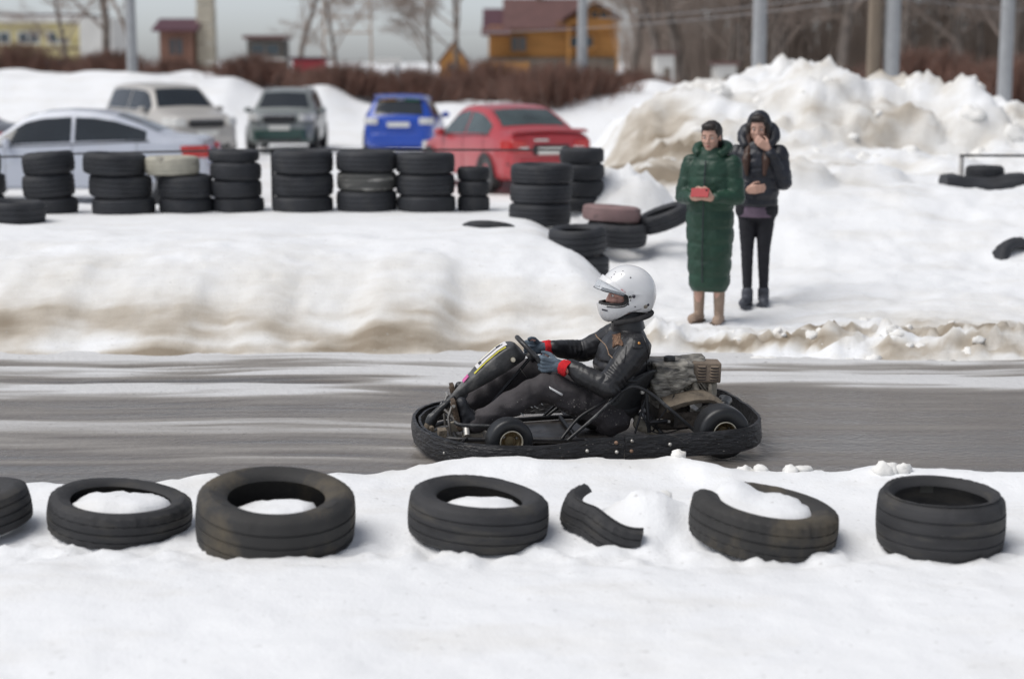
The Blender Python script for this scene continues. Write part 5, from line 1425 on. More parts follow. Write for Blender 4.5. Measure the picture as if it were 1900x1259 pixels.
b = MB(); b.caps(q(0, -0.075, 0.84), q(0, 0.075, 0.84), 0.115, 0.115)
for s_ in (-1, 1):
    kn, an = spB['limbs'][s_][2:]
    b.caps(q(0, 0.08 * s_, 0.83), q(*kn), 0.088, 0.056); b.caps(q(*kn), q(an[0], an[1], 0.13), 0.056, 0.040)
skin('leggings', b, M['legging'], e, 0.008, 4, lambda co, no: 0.003 * noise3(co, (14, 14, 30), 1))
for s_ in (-1, 1):
    an = spB['limbs'][s_][3]
    b = MB(); b.caps(q(an[0], an[1], 0.13), q(an[0], an[1], 0.06), 0.052, 0.050); b.caps(q(an[0] - 0.02, an[1], 0.055), q(an[0] + 0.13, an[1] + 0.02 * s_, 0.046), 0.050, 0.042)
    sh_ = skin('shoe', b, M['shoe'], e, 0.008, 3)
    MB().prism([(-0.07, -0.04), (0.02, -0.045), (0.14, -0.045), (0.175, 0), (0.14, 0.045), (0.02, 0.045), (-0.07, 0.04)], 0.022, Matrix.Translation(q(an[0] - 0.01, an[1], 0.003)) @ Matrix.Rotation(math.atan2(f.y, f.x), 4, 'Z')).build('sole', M['shoe'], sh_, 30)
b = MB(); b.ball(P(-0.022, 0, 0.045), (0.103, 0.088, 0.092), rot); b.ball(P(-0.05, 0, -0.02), (0.072, 0.084, 0.10), rot); b.ball(P(0.05, 0, 0.095), (0.05, 0.07, 0.035), rot)
for s_ in (-1, 1): b.caps(P(0.02, 0.085 * s_, 0.03), P(0.03, 0.082 * s_, -0.10), 0.022, 0.024)
skin('hair', b, M['hair'], e, 0.009, 2, lambda co, no: 0.004 * noise3(co, (50, 50, 14), 2))
b = MB()
for s_ in (-1, 1):
    b.caps(P(0.0, 0.078 * s_, 0.01), P(0.045, 0.072 * s_, -0.13), 0.030, 0.034); b.caps(P(0.045, 0.072 * s_, -0.13), q(0.135, 0.085 * s_, 1.27), 0.034, 0.036); b.caps(q(0.135, 0.085 * s_, 1.27), q(0.165, 0.075 * s_, 1.15), 0.036, 0.016)
skin('long_hair', b, M['hairb'], e, 0.008, 2, lambda co, no: 0.005 * noise3(co, (60, 60, 8), 2))

# ------------------------------------------------------------------ parked cars
M['glassd'] = mat('dark_car_glass', (0.018, 0.024, 0.03), 0.06, var=0.2, scale=1.2, spec=0.8)
M['glassl'] = mat('pale_car_glass', (0.05, 0.07, 0.07), 0.06, var=0.5, scale=1.5, spec=0.8)
M['trim'] = mat('black_car_trim', (0.018, 0.018, 0.02), 0.5, var=0.3)
M['lampw'] = mat('clear_lamp', (0.62, 0.62, 0.60), 0.15, var=0.15, scale=8, spec=0.8)
M['lampr'] = mat('red_lamp', (0.45, 0.02, 0.02), 0.15, var=0.2, scale=8, spec=0.8)
M['plate'] = mat('licence_plate', (0.66, 0.66, 0.62), 0.5, var=0.06)
M['chrome'] = mat('chrome', (0.65, 0.65, 0.65), 0.15, 1.0, var=0.05)
M['alloy'] = mat('alloy_wheel', (0.35, 0.35, 0.36), 0.35, 0.7, var=0.15)
def paint(n, c, r_=0.3, dirtc=(0.42, 0.40, 0.37), th=0.62):
    return mat(n, c, r_, 0.0, var=0.05, scale=1.5, coat=0.4, spots=(dirtc, 2.2, th, 0.25))
PROF = dict(
    sedan=dict(top=[(0, .58), (.012, .68), (.05, .74), (.15, .84), (.27, .94), (.40, 1.36), (.45, 1.42), (.54, 1.45), (.63, 1.43), (.70, 1.37), (.78, 1.24), (.86, 1.07), (.90, 1.04), (.975, 1.02), (.99, .97), (1, .80)], belt=[(0, .62), (.25, .88), (.5, .90), (.8, .96), (1, .94)], ws=(.285, .405), rw=(.70, .84), sw=(.315, .805), cab=(.27, .87)),
    hatch=dict(top=[(0, .58), (.012, .70), (.06, .78), (.16, .88), (.26, .97), (.40, 1.38), (.46, 1.45), (.60, 1.48), (.80, 1.46), (.90, 1.42), (.925, 1.38), (.975, 1.05), (.99, .98), (1, .84)], belt=[(0, .62), (.25, .90), (.5, .92), (.9, .98), (1, .96)], ws=(.275, .405), rw=(.915, .978), sw=(.31, .88), cab=(.25, .985)),
    suv=dict(top=[(0, .72), (.012, .86), (.05, .98), (.15, 1.04), (.26, 1.10), (.37, 1.52), (.43, 1.62), (.60, 1.66), (.80, 1.65), (.92, 1.60), (.95, 1.52), (.985, 1.1), (1, .95)], belt=[(0, .75), (.25, 1.02), (.5, 1.04), (.9, 1.06), (1, 1.02)], ws=(.275, .385), rw=(.935, .985), sw=(.30, .90), cab=(.25, .99)),
)
def car(name, kind, loc, heading, L, W, pm, label, H=1.0, face='rear', glassm='glassd', extra=None, low=None, headlamp=True):
    """heading: direction of the nose; stations run nose -> tail"""
    p = PROF[kind]
    h = Vector(heading).normalized(); sd_ = Vector((-h.y, h.x, 0))
    e = empty(name, loc, 0, label, 'car', 'cars parked behind the tyre wall')
    tx, tz = zip(*p['top']); bx, bz = zip(*p['belt'])
    def half(u):
        zt = float(np.interp(u, tx, tz)) * H; zb = float(np.interp(u, [0, .03, .1, .9, .97, 1], [.34, .27, .22, .22, .27, .36]))
        w_ = W / 2 * float(np.interp(u, [0, .015, .05, .12, .3, .7, .88, .96, .99, 1], [.66, .80, .90, .965, 1, 1, .975, .92, .86, .80]))
        zl = min(float(np.interp(u, bx, bz)) * H, zt - 0.04)
        k = min(1, max(0, (zt - zl - 0.04) / (0.46 * H)))
        wt = w_ * (0.90 - 0.20 * k); zr = zt - 0.05 - 0.02 * k
        return [(0, zb), (.84 * w_, zb), (.95 * w_, zb + .05), (.99 * w_, zb + .16), (w_, (zb + zl) / 2 + .06), (.99 * w_, zl - .06), (.955 * w_, zl), (wt + .012 * k, zr), (wt * .93, zt - .018), (wt * .55, zt), (0, zt + .012)]
    def W3(u, y, z): return h * (L * (0.5 - u)) + sd_ * y + V(0, 0, z)
    us = sorted(set([0, .004, .012, .025, .05, .08, .12, .16, .2, .24] + list(np.linspace(.26, .92, 45)) + [.94, .955, .97, .98, .99, .996, 1]))
    rings = []
    for u in us:
        hf = half(u)
        rings.append([W3(u, y, z) for y, z in hf] + [W3(u, -y, z) for y, z in hf[-2:0:-1]])
    bo = MB().loft(rings).build('body', pm, e, 32)
    fix_normals(bo.data); bo.data.set_sharp_from_angle(angle=R(32))
    def side_pt(u, v, s_, off=0.006):
        hf = half(u); a, b_ = hf[6], hf[7]
        return W3(u, s_ * (a[0] + (b_[0] - a[0]) * v + off), a[1] + (b_[1] - a[1]) * v)
    def top_pt(u, t_, off=0.006):
        hf = half(u); y8 = hf[8][0]
        y = t_ * y8; z = float(np.interp(abs(y), [0, hf[9][0], y8], [hf[10][1], hf[9][1], hf[8][1]]))
        return W3(u, y, z + off)
    for s_ in (-1, 1):
        a, b_ = p['sw']; mid = a + (b_ - a) * 0.50
        for (u0, u1) in ((a, mid - .006), (mid + .006, b_)):
            MB().sheet([[side_pt(u, v, s_) for v in np.linspace(.10, .90, 7)] for u in np.linspace(u0, u1, 16)]).build('side_window', M[glassm], bo, 60, out=(0, 0, 0.7))
        MB().tube([side_pt(u, 0.02, s_, 0.008) for u in np.linspace(a - .01, b_ + .01, 20)], 0.011, 6).build('window_trim', M['trim'], bo, 60)
        for u in (mid - .02, b_ - .03):
            c = side_pt(u, 0, s_, 0.02) - V(0, 0, 0.10)
            MB().caps(c, c + h * -0.16, 0.014, 0.014, 8, 3).build('door_handle', pm, bo)
        for u in (a + .02, mid, b_ - .03):     # shut lines
            hf = half(u)
            MB().tube([W3(u, s_ * (y + 0.0015), z) for y, z in hf[2:7]], 0.004, 5).build('door_gap', M['trim'], bo, 60)
        c = side_pt(a + .03, .12, s_, 0.02)
        b = MB(); b.ball(c + sd_ * s_ * 0.10 + V(0, 0, .03), (0.07, 0.11, 0.075), Matrix((h, sd_, V(0, 0, 1))).transposed(), 14, 8); b.tube([c, c + sd_ * s_ * 0.06 + V(0, 0, .01)], 0.02, 6)
        b.build('mirror', pm, bo)
        for u in (.18, .80):
            zc = 0.31 * max(H, 1); c = W3(u, s_ * (W / 2 - .11), zc)
            mt_ = Matrix.Translation(c) @ sd_.to_track_quat('Z', 'Y').to_matrix().to_4x4()
            w_o = MB().lathe([(.17, -.09), (.20, -.11), (.29, -.11), (.315, -.08), (.318, 0), (.315, .08), (.29, .115), (.20, .115), (.17, .09)], 36, mt_, True).build('wheel', M['kart_tyre'], e, 50)
            r_ = MB().lathe([(0, .09), (.05, .09), (.06, .06), (.17, .075), (.185, .10), (.195, .105)], 30, mt_ if s_ > 0 else mt_ @ Matrix.Rotation(math.pi, 4, 'X')).build('rim', M['alloy'], w_o, 40)
            ar = MB().lathe([(.30, .118), (.375, .118), (.375, .125), (.30, .125)], 30, mt_ if s_ > 0 else mt_ @ Matrix.Rotation(math.pi, 4, 'X'), True, 0, math.pi * 2); ar.build('wheel_arch', M['trim'], bo, 40)
    MB().sheet([[top_pt(u, t_) for t_ in np.linspace(-.93, .93, 15)] for u in np.linspace(*p['ws'], 10)]).build('windscreen', M[glassm], bo, 60, out=(0, 0, 0.7))
    MB().sheet([[top_pt(u, t_) for t_ in np.linspace(-.90, .90, 15)] for u in np.linspace(*p['rw'], 10)]).build('rear_window', M[glassm], bo, 60, out=(0, 0, 0.7))
    def bar(name, u, y0, y1, z, dz, depth, m, par=bo, rad=0.02):
        """block set on the nose (u<.5) or tail following its bow"""
        g = []
        sgn = 1 if u < .5 else -1
        for k in range(9):
            y = y0 + (y1 - y0) * k / 8
            bow = L * (float(np.interp(abs(y) / (W / 2), [0, .66, .80, .90, .965, 1], [0, .0, .015, .05, .12, .2])) if u < .5 else float(np.interp(abs(y) / (W / 2), [0, .80, .86, .92, .975], [0, 0, .010, .04, .12])))
            c = h * (sgn * (L * 0.5 - bow)) + sd_ * y
            g.append([c + V(0, 0, z - dz / 2) - h * sgn * .10, c + V(0, 0, z - dz / 2) + h * sgn * depth, c + V(0, 0, z + dz / 2) + h * sgn * depth * .8, c + V(0, 0, z + dz / 2) - h * sgn * .10])
        o = MB().loft(g).build(name, m, par, 30, bevel=rad, seg=2); return o
    hw = W / 2
    lowm = low or pm
    for u, nm in ((0, 'front_bumper'), (1, 'rear_bumper')):
        bar(nm, u, -hw * .93, hw * .93, .46 * max(1, H * .98), .30, .05, lowm, e, 0.05)
    # tail
    zt_ = .80 * H if kind != 'suv' else .95
    for s_ in (-1, 1):
        if extra == 'blue':
            l_ = bar('tail_lamp', 1, s_ * hw * .55, s_ * hw * .93, .88, .15, .045, M['lampw'], e, 0.02)
        else:
            l_ = bar('tail_lamp', 1, s_ * hw * .52, s_ * hw * .94, .80 * H, .19, .045, M['lampr'], e, 0.03)
            bar('reversing_lamp', 1, s_ * hw * .50, s_ * hw * .72, .765 * H, .08, .05, M['lampw'], l_, 0.02)
    pl_ = bar('number_plate', 1, -.26, .26, .72 * H if extra != 'blue' else .80, .115, .055, M['plate'], e, 0.004)
    bar('plate_recess', 1, -.34, .34, .735 * H if extra != 'blue' else .80, .17, .045, M['trim'] if extra != 'blue' else pm, e, 0.02)
    # nose
    zn = .62 * H if kind != 'suv' else .86
    for s_ in (-1, 1):
        bar('headlamp', 0, s_ * hw * .56, s_ * hw * .95, zn + .03, .17, .045, M['lampw'], e, 0.04)
    bar('grille', 0, -hw * .46, hw * .46, zn, .19, .045, M['trim'], e, 0.03)
    bar('grille_bar', 0, -hw * .46, hw * .46, zn + .08, .025, .058, M['chrome'], e, 0.006)
    bar('front_plate', 0, -.26, .26, zn - .22, .115, .062, M['plate'], e, 0.004)
    bar('air_intake', 0, -hw * .6, hw * .6, .36, .10, .055, M['trim'], e, 0.02)
    if extra == 'red':
        g = [[W3(.965 + .02 * v, y, 1.055 * H - .03 * (y / hw) ** 2 + .02 * (1 - v)) for v in (0, .5, 1, 1.4)] for y in np.linspace(-hw * .82, hw * .82, 17)]
        MB().sheet(g).build('boot_spoiler', pm, bo, 60, solid=0.03)
        bar('boot_badge', 1, .05, .32, .90 * H, .035, .012, M['chrome'], bo, 0.004)
        bar('bumper_groove', 1, -hw * .9, hw * .9, .52, .022, .062, M['trim'], e, 0.004)
    if extra == 'blue':
        g = [[W3(.895 + .05 * v, y, 1.475 * H + .03 - .05 * (y / hw) ** 2 - .015 * v) for v in (0, .5, 1)] for y in np.linspace(-hw * .66, hw * .66, 13)]
        MB().sheet(g).build('roof_spoiler', pm, bo, 60, solid=0.03)
        for k, (t0, t1, cm) in enumerate(((-.8, -.25, mat('green_sticker', (.05, .25, .10), .5)), (-.2, .1, M['plate']), (.12, .75, mat('orange_sticker', (.62, .30, .03), .5)))):
            MB().sheet([[top_pt(u, t_, .010) for t_ in np.linspace(t0, t1, 5)] for u in np.linspace(.918, .930, 3)]).build('window_sticker', cm, bo, 60, out=(0, 0, 0.7))
    if extra == 'rails':
        for s_ in (-1, 1): MB().tube([W3(u, s_ * hw * .60, float(np.interp(u, tx, tz)) * H + .05) for u in np.linspace(.42, .88, 10)], 0.02, 6).build('roof_rail', M['trim'], bo)
    return e

car('silver_sedan', 'sedan', (-7.30, 28.4, 0.03), (-1, -0.03, 0), 4.75, 1.80, paint('silver_paint', (0.50, 0.53, 0.60), 0.25), 'silver sedan parked side-on with its tail towards the grey off-roader', H=1.02)
car('red_sedan', 'sedan', (-0.20, 31.6, 0.02), (-0.40, 0.917, 0), 4.35, 1.74, paint('red_paint', (0.42, 0.045, 0.055), 0.3, (0.40, 0.20, 0.19), 0.6), 'red sedan seen from behind at an angle, with boot spoiler', H=1.03, extra='red', glassm='glassl')
car('blue_hatchback', 'hatch', (-2.60, 42.5, 0.02), (0.02, 1, 0), 4.2, 1.74, paint('blue_paint', (0.015, 0.07, 0.42), 0.25, (0.2, 0.25, 0.4), 0.66), 'bright blue hatchback seen from straight behind', H=0.985, extra='blue')
car('grey_offroader', 'suv', (-5.80, 45.0, 0.02), (0.03, -1, 0), 4.4, 1.76, paint('grey_green_paint', (0.22, 0.24, 0.235), 0.35), 'grey off-roader facing the viewer with dark green lower bumper', H=0.95, low=paint('dark_green_bumper', (0.025, 0.065, 0.055), 0.4, (0.2, 0.2, 0.19), 0.66), extra='rails')
car('beige_suv', 'suv', (-8.20, 41.5, 0.02), (0.55, -0.835, 0), 4.5, 1.82, paint('pale_beige_paint', (0.46, 0.44, 0.41), 0.35), 'pale beige sport utility car turned half right behind the silver sedan', H=1.05)
car('dark_grey_sedan', 'sedan', (-11.9, 34.5, 0.02), (-1, 0.05, 0), 4.6, 1.78, paint('dark_grey_paint', (0.12, 0.13, 0.15), 0.3), 'dark grey car whose roof tail shows at the left edge', H=1.0)
# ------------------------------------------------------------------ trees, hedges, poles and houses behind
M['bark'] = mat('bare_bark', (0.19, 0.16, 0.138), 0.9, var=0.35, scale=2)
M['twig'] = mat('bare_twigs', (0.29, 0.235, 0.20), 0.9, var=0.35, scale=0.8)
M['shrub'] = mat('brown_shrub_twigs', (0.165, 0.088, 0.066), 0.9, var=0.4, scale=1.5)

def tree_meshes(seed, h, spread=0.5, levels=5):
    rd = random.Random(seed)
    tk, cr = MB(), MB()
    def branch(p, d, l, r_, lev):
        n = 3 if lev < 2 else 2
        pts = [p]; dd = d.copy()
        for k in range(n):
            dd = (dd + V(rd.uniform(-.18, .18), rd.uniform(-.18, .18), rd.uniform(-.05, .14))).normalized()
            pts.append(pts[-1] + dd * l / n)
        rs = [max(0.007, r_ * (1 - 0.5 * k / n)) for k in range(n + 1)]
        (tk if lev == 0 else cr).tube(pts, rs, 7 if lev == 0 else (4 if lev == 1 else 3))
        if lev >= levels: return
        nb_ = (9, 6, 5, 5, 4)[min(lev, 4)]
        for k in range(nb_):
            f = 0.28 + 0.72 * (k + rd.random() * 0.6) / nb_ if lev == 0 else 0.25 + 0.75 * (k + 0.5) / nb_
            f = min(f, 0.99)
            i = min(int(f * n), n - 1); q_ = pts[i].lerp(pts[i + 1], f * n - i)
            a = rd.uniform(0, 2 * math.pi)
            side = V(math.cos(a), math.sin(a), 0); side = (side - dd * side.dot(dd)).normalized()
            nd = (dd * rd.uniform(.55, .95) + side * rd.uniform(.45, .95) * (1 + spread) + V(0, 0, .22)).normalized()
            branch(q_, nd, l * rd.uniform(.38, .58), max(0.008, r_ * (1 - 0.5 * f) * rd.uniform(.4, .55)), lev + 1)
    branch(V(0, 0, -0.3), V(rd.uniform(-.05, .05), rd.uniform(-.05, .05), 1), h, h * 0.018, 0)
    a = tk.mesh('trunk', M['bark'], 60); b = cr.mesh('crown', M['twig'], 0)
    return a, b
TM = [tree_meshes(s_, h_, sp_, 5) for s_, h_, sp_ in ((3, 11.0, .3), (8, 13.0, .5), (15, 9.5, .7), (23, 12.0, .2))]
def tree(x, y, k, sc, rz, label, group):
    e = empty('bare_tree', (x, y, ground_z(x, y) - 0.05), rz, label, 'tree', group); e.scale = (sc, sc, sc)
    for nm, me in zip(('trunk', 'crown'), TM[k]):
        o = bpy.data.objects.new(nm, me); C.objects.link(o); o.parent = e
random.seed(21)
spots = []
for row, (Y_, n_, x0, x1) in enumerate(((74, 15, 4.6, 24), (86, 16, 5.5, 28), (99, 16, 6, 33))):
    for k in range(n_):
        spots.append((x0 + (x1 - x0) * (k + random.uniform(.2, .8)) / n_, Y_ + random.uniform(-4, 4), row))
for i, (x, y, row) in enumerate(spots):
    tree(x, y, random.randrange(4), random.uniform(.75, 1.05), random.uniform(0, 6.28), 'bare brown tree in the dense wood behind the snow pile', 'bare trees of the wood behind the snow pile')
for x, y, k, sc, lab in [(-16.6, 71, 0, 1.0, 'tall bare tree left of the lamp pole, behind the brown hedge'), (-15.4, 73, 2, 1.1, 'dense bare tree directly beside the tall lamp pole at the left'), (-11.2, 90, 1, .7, 'thin bare tree between the small red house and the dark kiosk'), (-8.5, 88, 3, .55, 'slim bare tree left of the billboard frame'), (-4.2, 92, 2, .75, 'small bare tree between billboard frame and wooden cabin'), (-3.2, 96, 0, .8, 'bare tree nearest left of the wooden cabin'), (-21.5, 86, 3, .6, 'bare tree before the yellow building')]:
    tree(x, y, k, sc, random.uniform(0, 6.28), lab, None)
# undergrowth of the wood: one brown mass
rd = random.Random(5); b = MB()
for k in range(9000):
    y = rd.uniform(84, 112); x = rd.uniform(.068 * y, 42); h_ = rd.uniform(1.5, 8.5)
    z = -0.2
    p0 = V(x, y, z); d = V(rd.uniform(-.3, .3), rd.uniform(-.2, .2), 1)
    b.cone(p0, p0 + d * h_, rd.uniform(.02, .045), 0.006, 3, False)
tag(b.build('wood_undergrowth', M['twig'], None, 0), 'brown undergrowth filling the far wood', 'undergrowth', kind='stuff')

def shrub_mesh(seed, w_, d_, h_, n_):
    rd = random.Random(seed); b = MB(); st_ = MB()
    for k in range(n_):
        bx = rd.gauss(0, .36) * w_ / 2; by = rd.gauss(0, .36) * d_ / 2
        bx = max(-w_ / 2, min(w_ / 2, bx)); by = max(-d_ / 2, min(d_ / 2, by))
        tilt = V(bx / w_ * 1.2 + rd.uniform(-.35, .35), by / d_ + rd.uniform(-.35, .35), 1).normalized()
        top = h_ * rd.uniform(.55, 1.0) * (1 - 0.45 * abs(bx) / (w_ / 2))
        p0 = V(bx, by, -.2); p1 = p0 + tilt * (top + .2)
        (st_ if k % 9 == 0 else b).cone(p0, p1, rd.uniform(.010, .018), .005, 3, False)
        for j in range(4):
            q_ = p0.lerp(p1, rd.uniform(.35, .95)); dd = (tilt + V(rd.uniform(-1, 1), rd.uniform(-1, 1), rd.uniform(-.1, .6))).normalized()
            b.cone(q_, q_ + dd * rd.uniform(.15, .45), .009, .004, 3, False)
    return st_.mesh('stems', M['bark'], 0), b.mesh('twigs', M['shrub'], 0)
SM = [shrub_mesh(1, 4.2, 1.8, 1.5, 700), shrub_mesh(2, 3.4, 1.6, 1.25, 600), shrub_mesh(3, 5.0, 2.0, 1.7, 850)]
def shrub(x, y, k, sc, label, group='brown hedge bushes behind the parked cars'):
    e = empty('hedge_bush', (x, y, ground_z(x, y) - 0.02), random.uniform(-.2, .2), label, 'bush', group); e.scale = (sc, sc, sc)
    for nm, me in zip(('stems', 'twigs'), SM[k]):
        o = bpy.data.objects.new(nm, me); C.objects.link(o); o.parent = e
hx = -22.0
for i in range(11):
    shrub(hx, 60 + random.uniform(-1, 1), i % 3, random.uniform(.85, 1.05), 'brown bare bush in the long hedge row behind the far snow berm', 'bushes of the long hedge row')
    hx += random.uniform(2.3, 2.9)
for x, y, k, sc, lab in [(-8.1, 54, 1, .75, 'low brown bush on the berm above the grey off-roader'), (-5.0, 52.5, 0, .68, 'brown bush on the berm left of the blue hatchback roof'), (-3.0, 52.5, 2, .70, 'brown bush on the berm above the blue hatchback'), (-1.2, 54, 1, .7, 'small brown bush between the blue hatchback and red sedan'), (1.25, 50.5, 2, .78, 'brown bush behind the red sedan roof'), (2.4, 51, 1, .72, 'brown bush between red sedan and snow pile'), (-12.2, 53.5, 0, .62, 'brown bush poking over the white berm at the left'), (14.6, 50, 2, 1.0, 'brown bush right of the ploughed snow pile'), (12.8, 54, 0, 1.0, 'brown bush behind the right shoulder of the snow pile')]:
    shrub(x, y, k, sc, lab)

# ---- poles and wires
M['concrete'] = mat('grey_concrete_pole', (0.34, 0.35, 0.36), 0.8, var=0.12, scale=3)
M['wood'] = mat('weathered_wood_pole', (0.20, 0.16, 0.12), 0.85, var=0.25, scale=3, stretch=(4, 4, .4))
M['wire'] = mat('pale_wire', (0.30, 0.30, 0.31), 0.6, var=0.05)
def pole(x, y, h_, r_, m, label, arm=True, lamp=False):
    e = empty('utility_pole', (x, y, ground_z(x, y) - 0.1), 0, label, 'pole')
    MB().cone((0, 0, 0), (0, 0, h_), r_, r_ * .72, 14).build('post', M[m], e, 60)
    if arm: MB().box((0, 0, h_ - .5), (1.5, .1, .1)).build('crossarm', M['wood'], e, bevel=.01)
    if arm:
        for k in (-.6, .6): MB().lathe([(0, .16), (.03, .15), (.04, .1), (.025, .07), (.045, .04), (.02, 0)], 10, Matrix.Translation((k, 0, h_ - .45))).build('insulator', M['plate'], e)
    if lamp: MB().tube([(0, 0, h_ - .1), (.3, 0, h_ + .25), (1.0, 0, h_ + .4)], .035, 8).build('lamp_arm', M['concrete'], e); 
    if lamp: MB().ball((1.2, 0, h_ + .4), (.3, .12, .07)).build('lamp_head', M['concrete'], e)
pole(5.30, 37.5, 8.5, .165, 'concrete', 'grey concrete pole rising behind the two onlookers')
pole(7.25, 35.0, 8.5, .155, 'wood', 'brown wooden pole paired with a concrete stub behind the snow pile')
pole(7.60, 35.0, 8.5, .175, 'concrete', 'grey concrete pole paired with the brown wooden pole')
pole(10.6, 37.5, 8.5, .165, 'concrete', 'grey concrete pole nearest the right edge')
pole(2.05, 51.0, 3.6, .17, 'concrete', 'short pale grey post in front of the orange house', arm=False)
pole(-11.2, 51.5, 7.5, .16, 'concrete', 'pale lamp pole standing on the berm at the left', arm=False, lamp=True)
def wire(a, b_, sag, label):
    pts = [V(*a).lerp(V(*b_), t_) - V(0, 0, sag * 4 * t_ * (1 - t_)) for t_ in np.linspace(0, 1, 25)]
    tag(MB().tube(pts, .007, 5).build('overhead_wire', M['wire'], None, 60), label, 'wire', 'overhead wires on the right')
wire((-2, 40, 2.9), (7.4, 34.9, 3.55), .18, 'lower overhead wire running left from the paired poles'); wire((2, 40, 3.25), (7.4, 34.9, 3.75), .12, 'upper overhead wire running left from the paired poles'); wire((7.6, 34.9, 3.52), (14, 38, 3.35), .12, 'overhead wire running right from the paired poles')

# ---- houses
M['plank'] = mat('orange_timber', (0.46, 0.225, 0.065), 0.7, var=0.22, scale=1.2, stretch=(.5, .5, 5))
M['plankd'] = mat('brown_timber', (0.24, 0.12, 0.05), 0.75, var=0.22, scale=1.2, stretch=(.5, .5, 5))
M['roof'] = mat('brown_metal_roof', (0.125, 0.060, 0.055), 0.6, var=0.15, scale=1.5)
M['roofm'] = mat('maroon_metal_roof', (0.085, 0.032, 0.045), 0.6, var=0.15, scale=1.5)
M['stone'] = mat('grey_plinth', (0.17, 0.145, 0.12), 0.9, var=0.2, scale=2)
M['cream'] = mat('yellow_render', (0.56, 0.49, 0.26), 0.85, var=0.1, scale=1)
M['wallw'] = mat('white_wall', (0.62, 0.61, 0.58), 0.8, var=0.08, scale=1)
M['pane'] = mat('house_glass', (0.05, 0.07, 0.085), 0.08, var=0.3, scale=1, spec=0.8)
def gable(mb, x0, x1, y0, y1, z0, z1, along='x', over=.35, th=.14):
    """pitched roof: ridge along x or y"""
    if along == 'x':
        ym = (y0 + y1) / 2
        for ya in (y0 - over, y1 + over):
            mb.add([(x0 - over, ya, z0), (x1 + over, ya, z0), (x1 + over, ym, z1), (x0 - over, ym, z1), (x0 - over, ya, z0 - th), (x1 + over, ya, z0 - th), (x1 + over, ym, z1 - th), (x0 - over, ym, z1 - th)], [(0, 1, 2, 3), (7, 6, 5, 4), (0, 4, 5, 1), (1, 5, 6, 2), (3, 2, 6, 7), (0, 3, 7, 4)])
    else:
        xm = (x0 + x1) / 2
        for xa in (x0 - over, x1 + over):
            mb.add([(xa, y0 - over, z0), (xa, y1 + over, z0), (xm, y1 + over, z1), (xm, y0 - over, z1), (xa, y0 - over, z0 - th), (xa, y1 + over, z0 - th), (xm, y1 + over, z1 - th), (xm, y0 - over, z1 - th)], [(0, 1, 2, 3), (7, 6, 5, 4), (0, 4, 5, 1), (1, 5, 6, 2), (3, 2, 6, 7), (0, 3, 7, 4)])
def gable_wall(mb, x0, x1, y, z0, z1, t_=.12):
    xm = (x0 + x1) / 2
    mb.add([(x0, y, z0), (x1, y, z0), (xm, y, z1), (x0, y + t_, z0), (x1, y + t_, z0), (xm, y + t_, z1)], [(0, 1, 2), (5, 4, 3), (0, 3, 4, 1), (1, 4, 5, 2), (2, 5, 3, 0)])
def window(e, x, z, w_, h_, y, fm='plank'):
    f_ = MB()
    for dx in (-w_ / 2, w_ / 2, 0): f_.box((x + dx, y - .03, z), (.09, .08, h_ + .09))
    for dz in (-h_ / 2, h_ / 2): f_.box((x, y - .03, z + dz), (w_ + .16, .09, .1))
    fo = f_.build('window', M[fm], e)
    MB().box((x, y - .008, z), (w_, .02, h_)).build('pane', M['pane'], fo)
def courses(e, x0, x1, z0, z1, y, m, step=.42, skip=()):
    """log courses, each a beam of its own"""
    z = z0 + step / 2
    while z < z1:
        MB().box(((x0 + x1) / 2, y, z), (x1 - x0, .12, step - .05)).build('log_course', M[m], e, bevel=.03)
        z += step
# orange timber house, 125 m away
hs_ = empty('timber_house', (2.85, 125, 0), 0, 'orange timber house with brown pitched roofs', 'house')
hs_.scale = (1.08, 1.08, 1.06)
MB().box((0, 3.0, 1.2), (8.6, 6.0, 2.4)).build('plinth', M['stone'], hs_)
MB().box((0.03, 3.2, 3.35), (8.4, 5.6, 2.3)).build('wall', M['plank'], hs_)
courses(hs_, -4.19, 4.25, 2.45, 4.35, 0.36, 'plank'); courses(hs_, 0.3, 4.2, 4.4, 5.0, 0.0, 'plankd')
b = MB(); gable(b, -2.9, 1.6, 0.0, 6.0, 4.35, 6.45, 'x'); b.build('roof', M['roof'], hs_)
b = MB(); gable(b, -4.4, -2.6, 0.5, 5.5, 4.35, 5.75, 'x', .2); b.build('roof', M['roofm'], hs_)
b = MB(); gable(b, -4.5, -2.9, -1.2, 1.0, 4.0, 4.45, 'x', .15); b.build('porch_roof', M['roof'], hs_)
b = MB(); gable(b, 1.0, 4.4, -.6, 6.0, 5.05, 6.3, 'y', .3); b.build('roof', M['roof'], hs_)
b = MB(); gable_wall(b, 1.0, 4.4, -.05, 4.9, 6.05); b.build('gable', M['plankd'], hs_)
MB().box((2.7, .6, 4.6), (3.0, 1.4, .8)).build('balcony', M['plank'], hs_)
for x, z, w_, h_ in ((1.9, 3.45, 1.7, .8), (3.1, 5.25, 1.2, .5)): window(hs_, x, z, w_, h_, -.10 if x < 3 else -.12)
window(hs_, -2.2, 3.3, 1.0, 1.0, .08, 'plankd')
MB().box((-.8, 3, 6.35), (.5, .5, 1.5)).build('chimney', M['stone'], hs_)
for x in (1.1, 4.3): MB().box((x, -.4, 3.2), (.18, .18, 3.4)).build('porch_post', M['plank'], hs_)
# garden fence of orange boards before the house
fe = empty('board_fence', (-0.6, 121, 0), 0, 'low orange board fence left of the timber house', 'fence')
for k in range(16): MB().box((-1.6 + k * .22, 0, 1.15), (.19, .04, 2.2)).build('board', M['plank'], fe)
MB().box((0, .05, 1.9), (3.7, .05, .1)).build('rail', M['plankd'], fe)
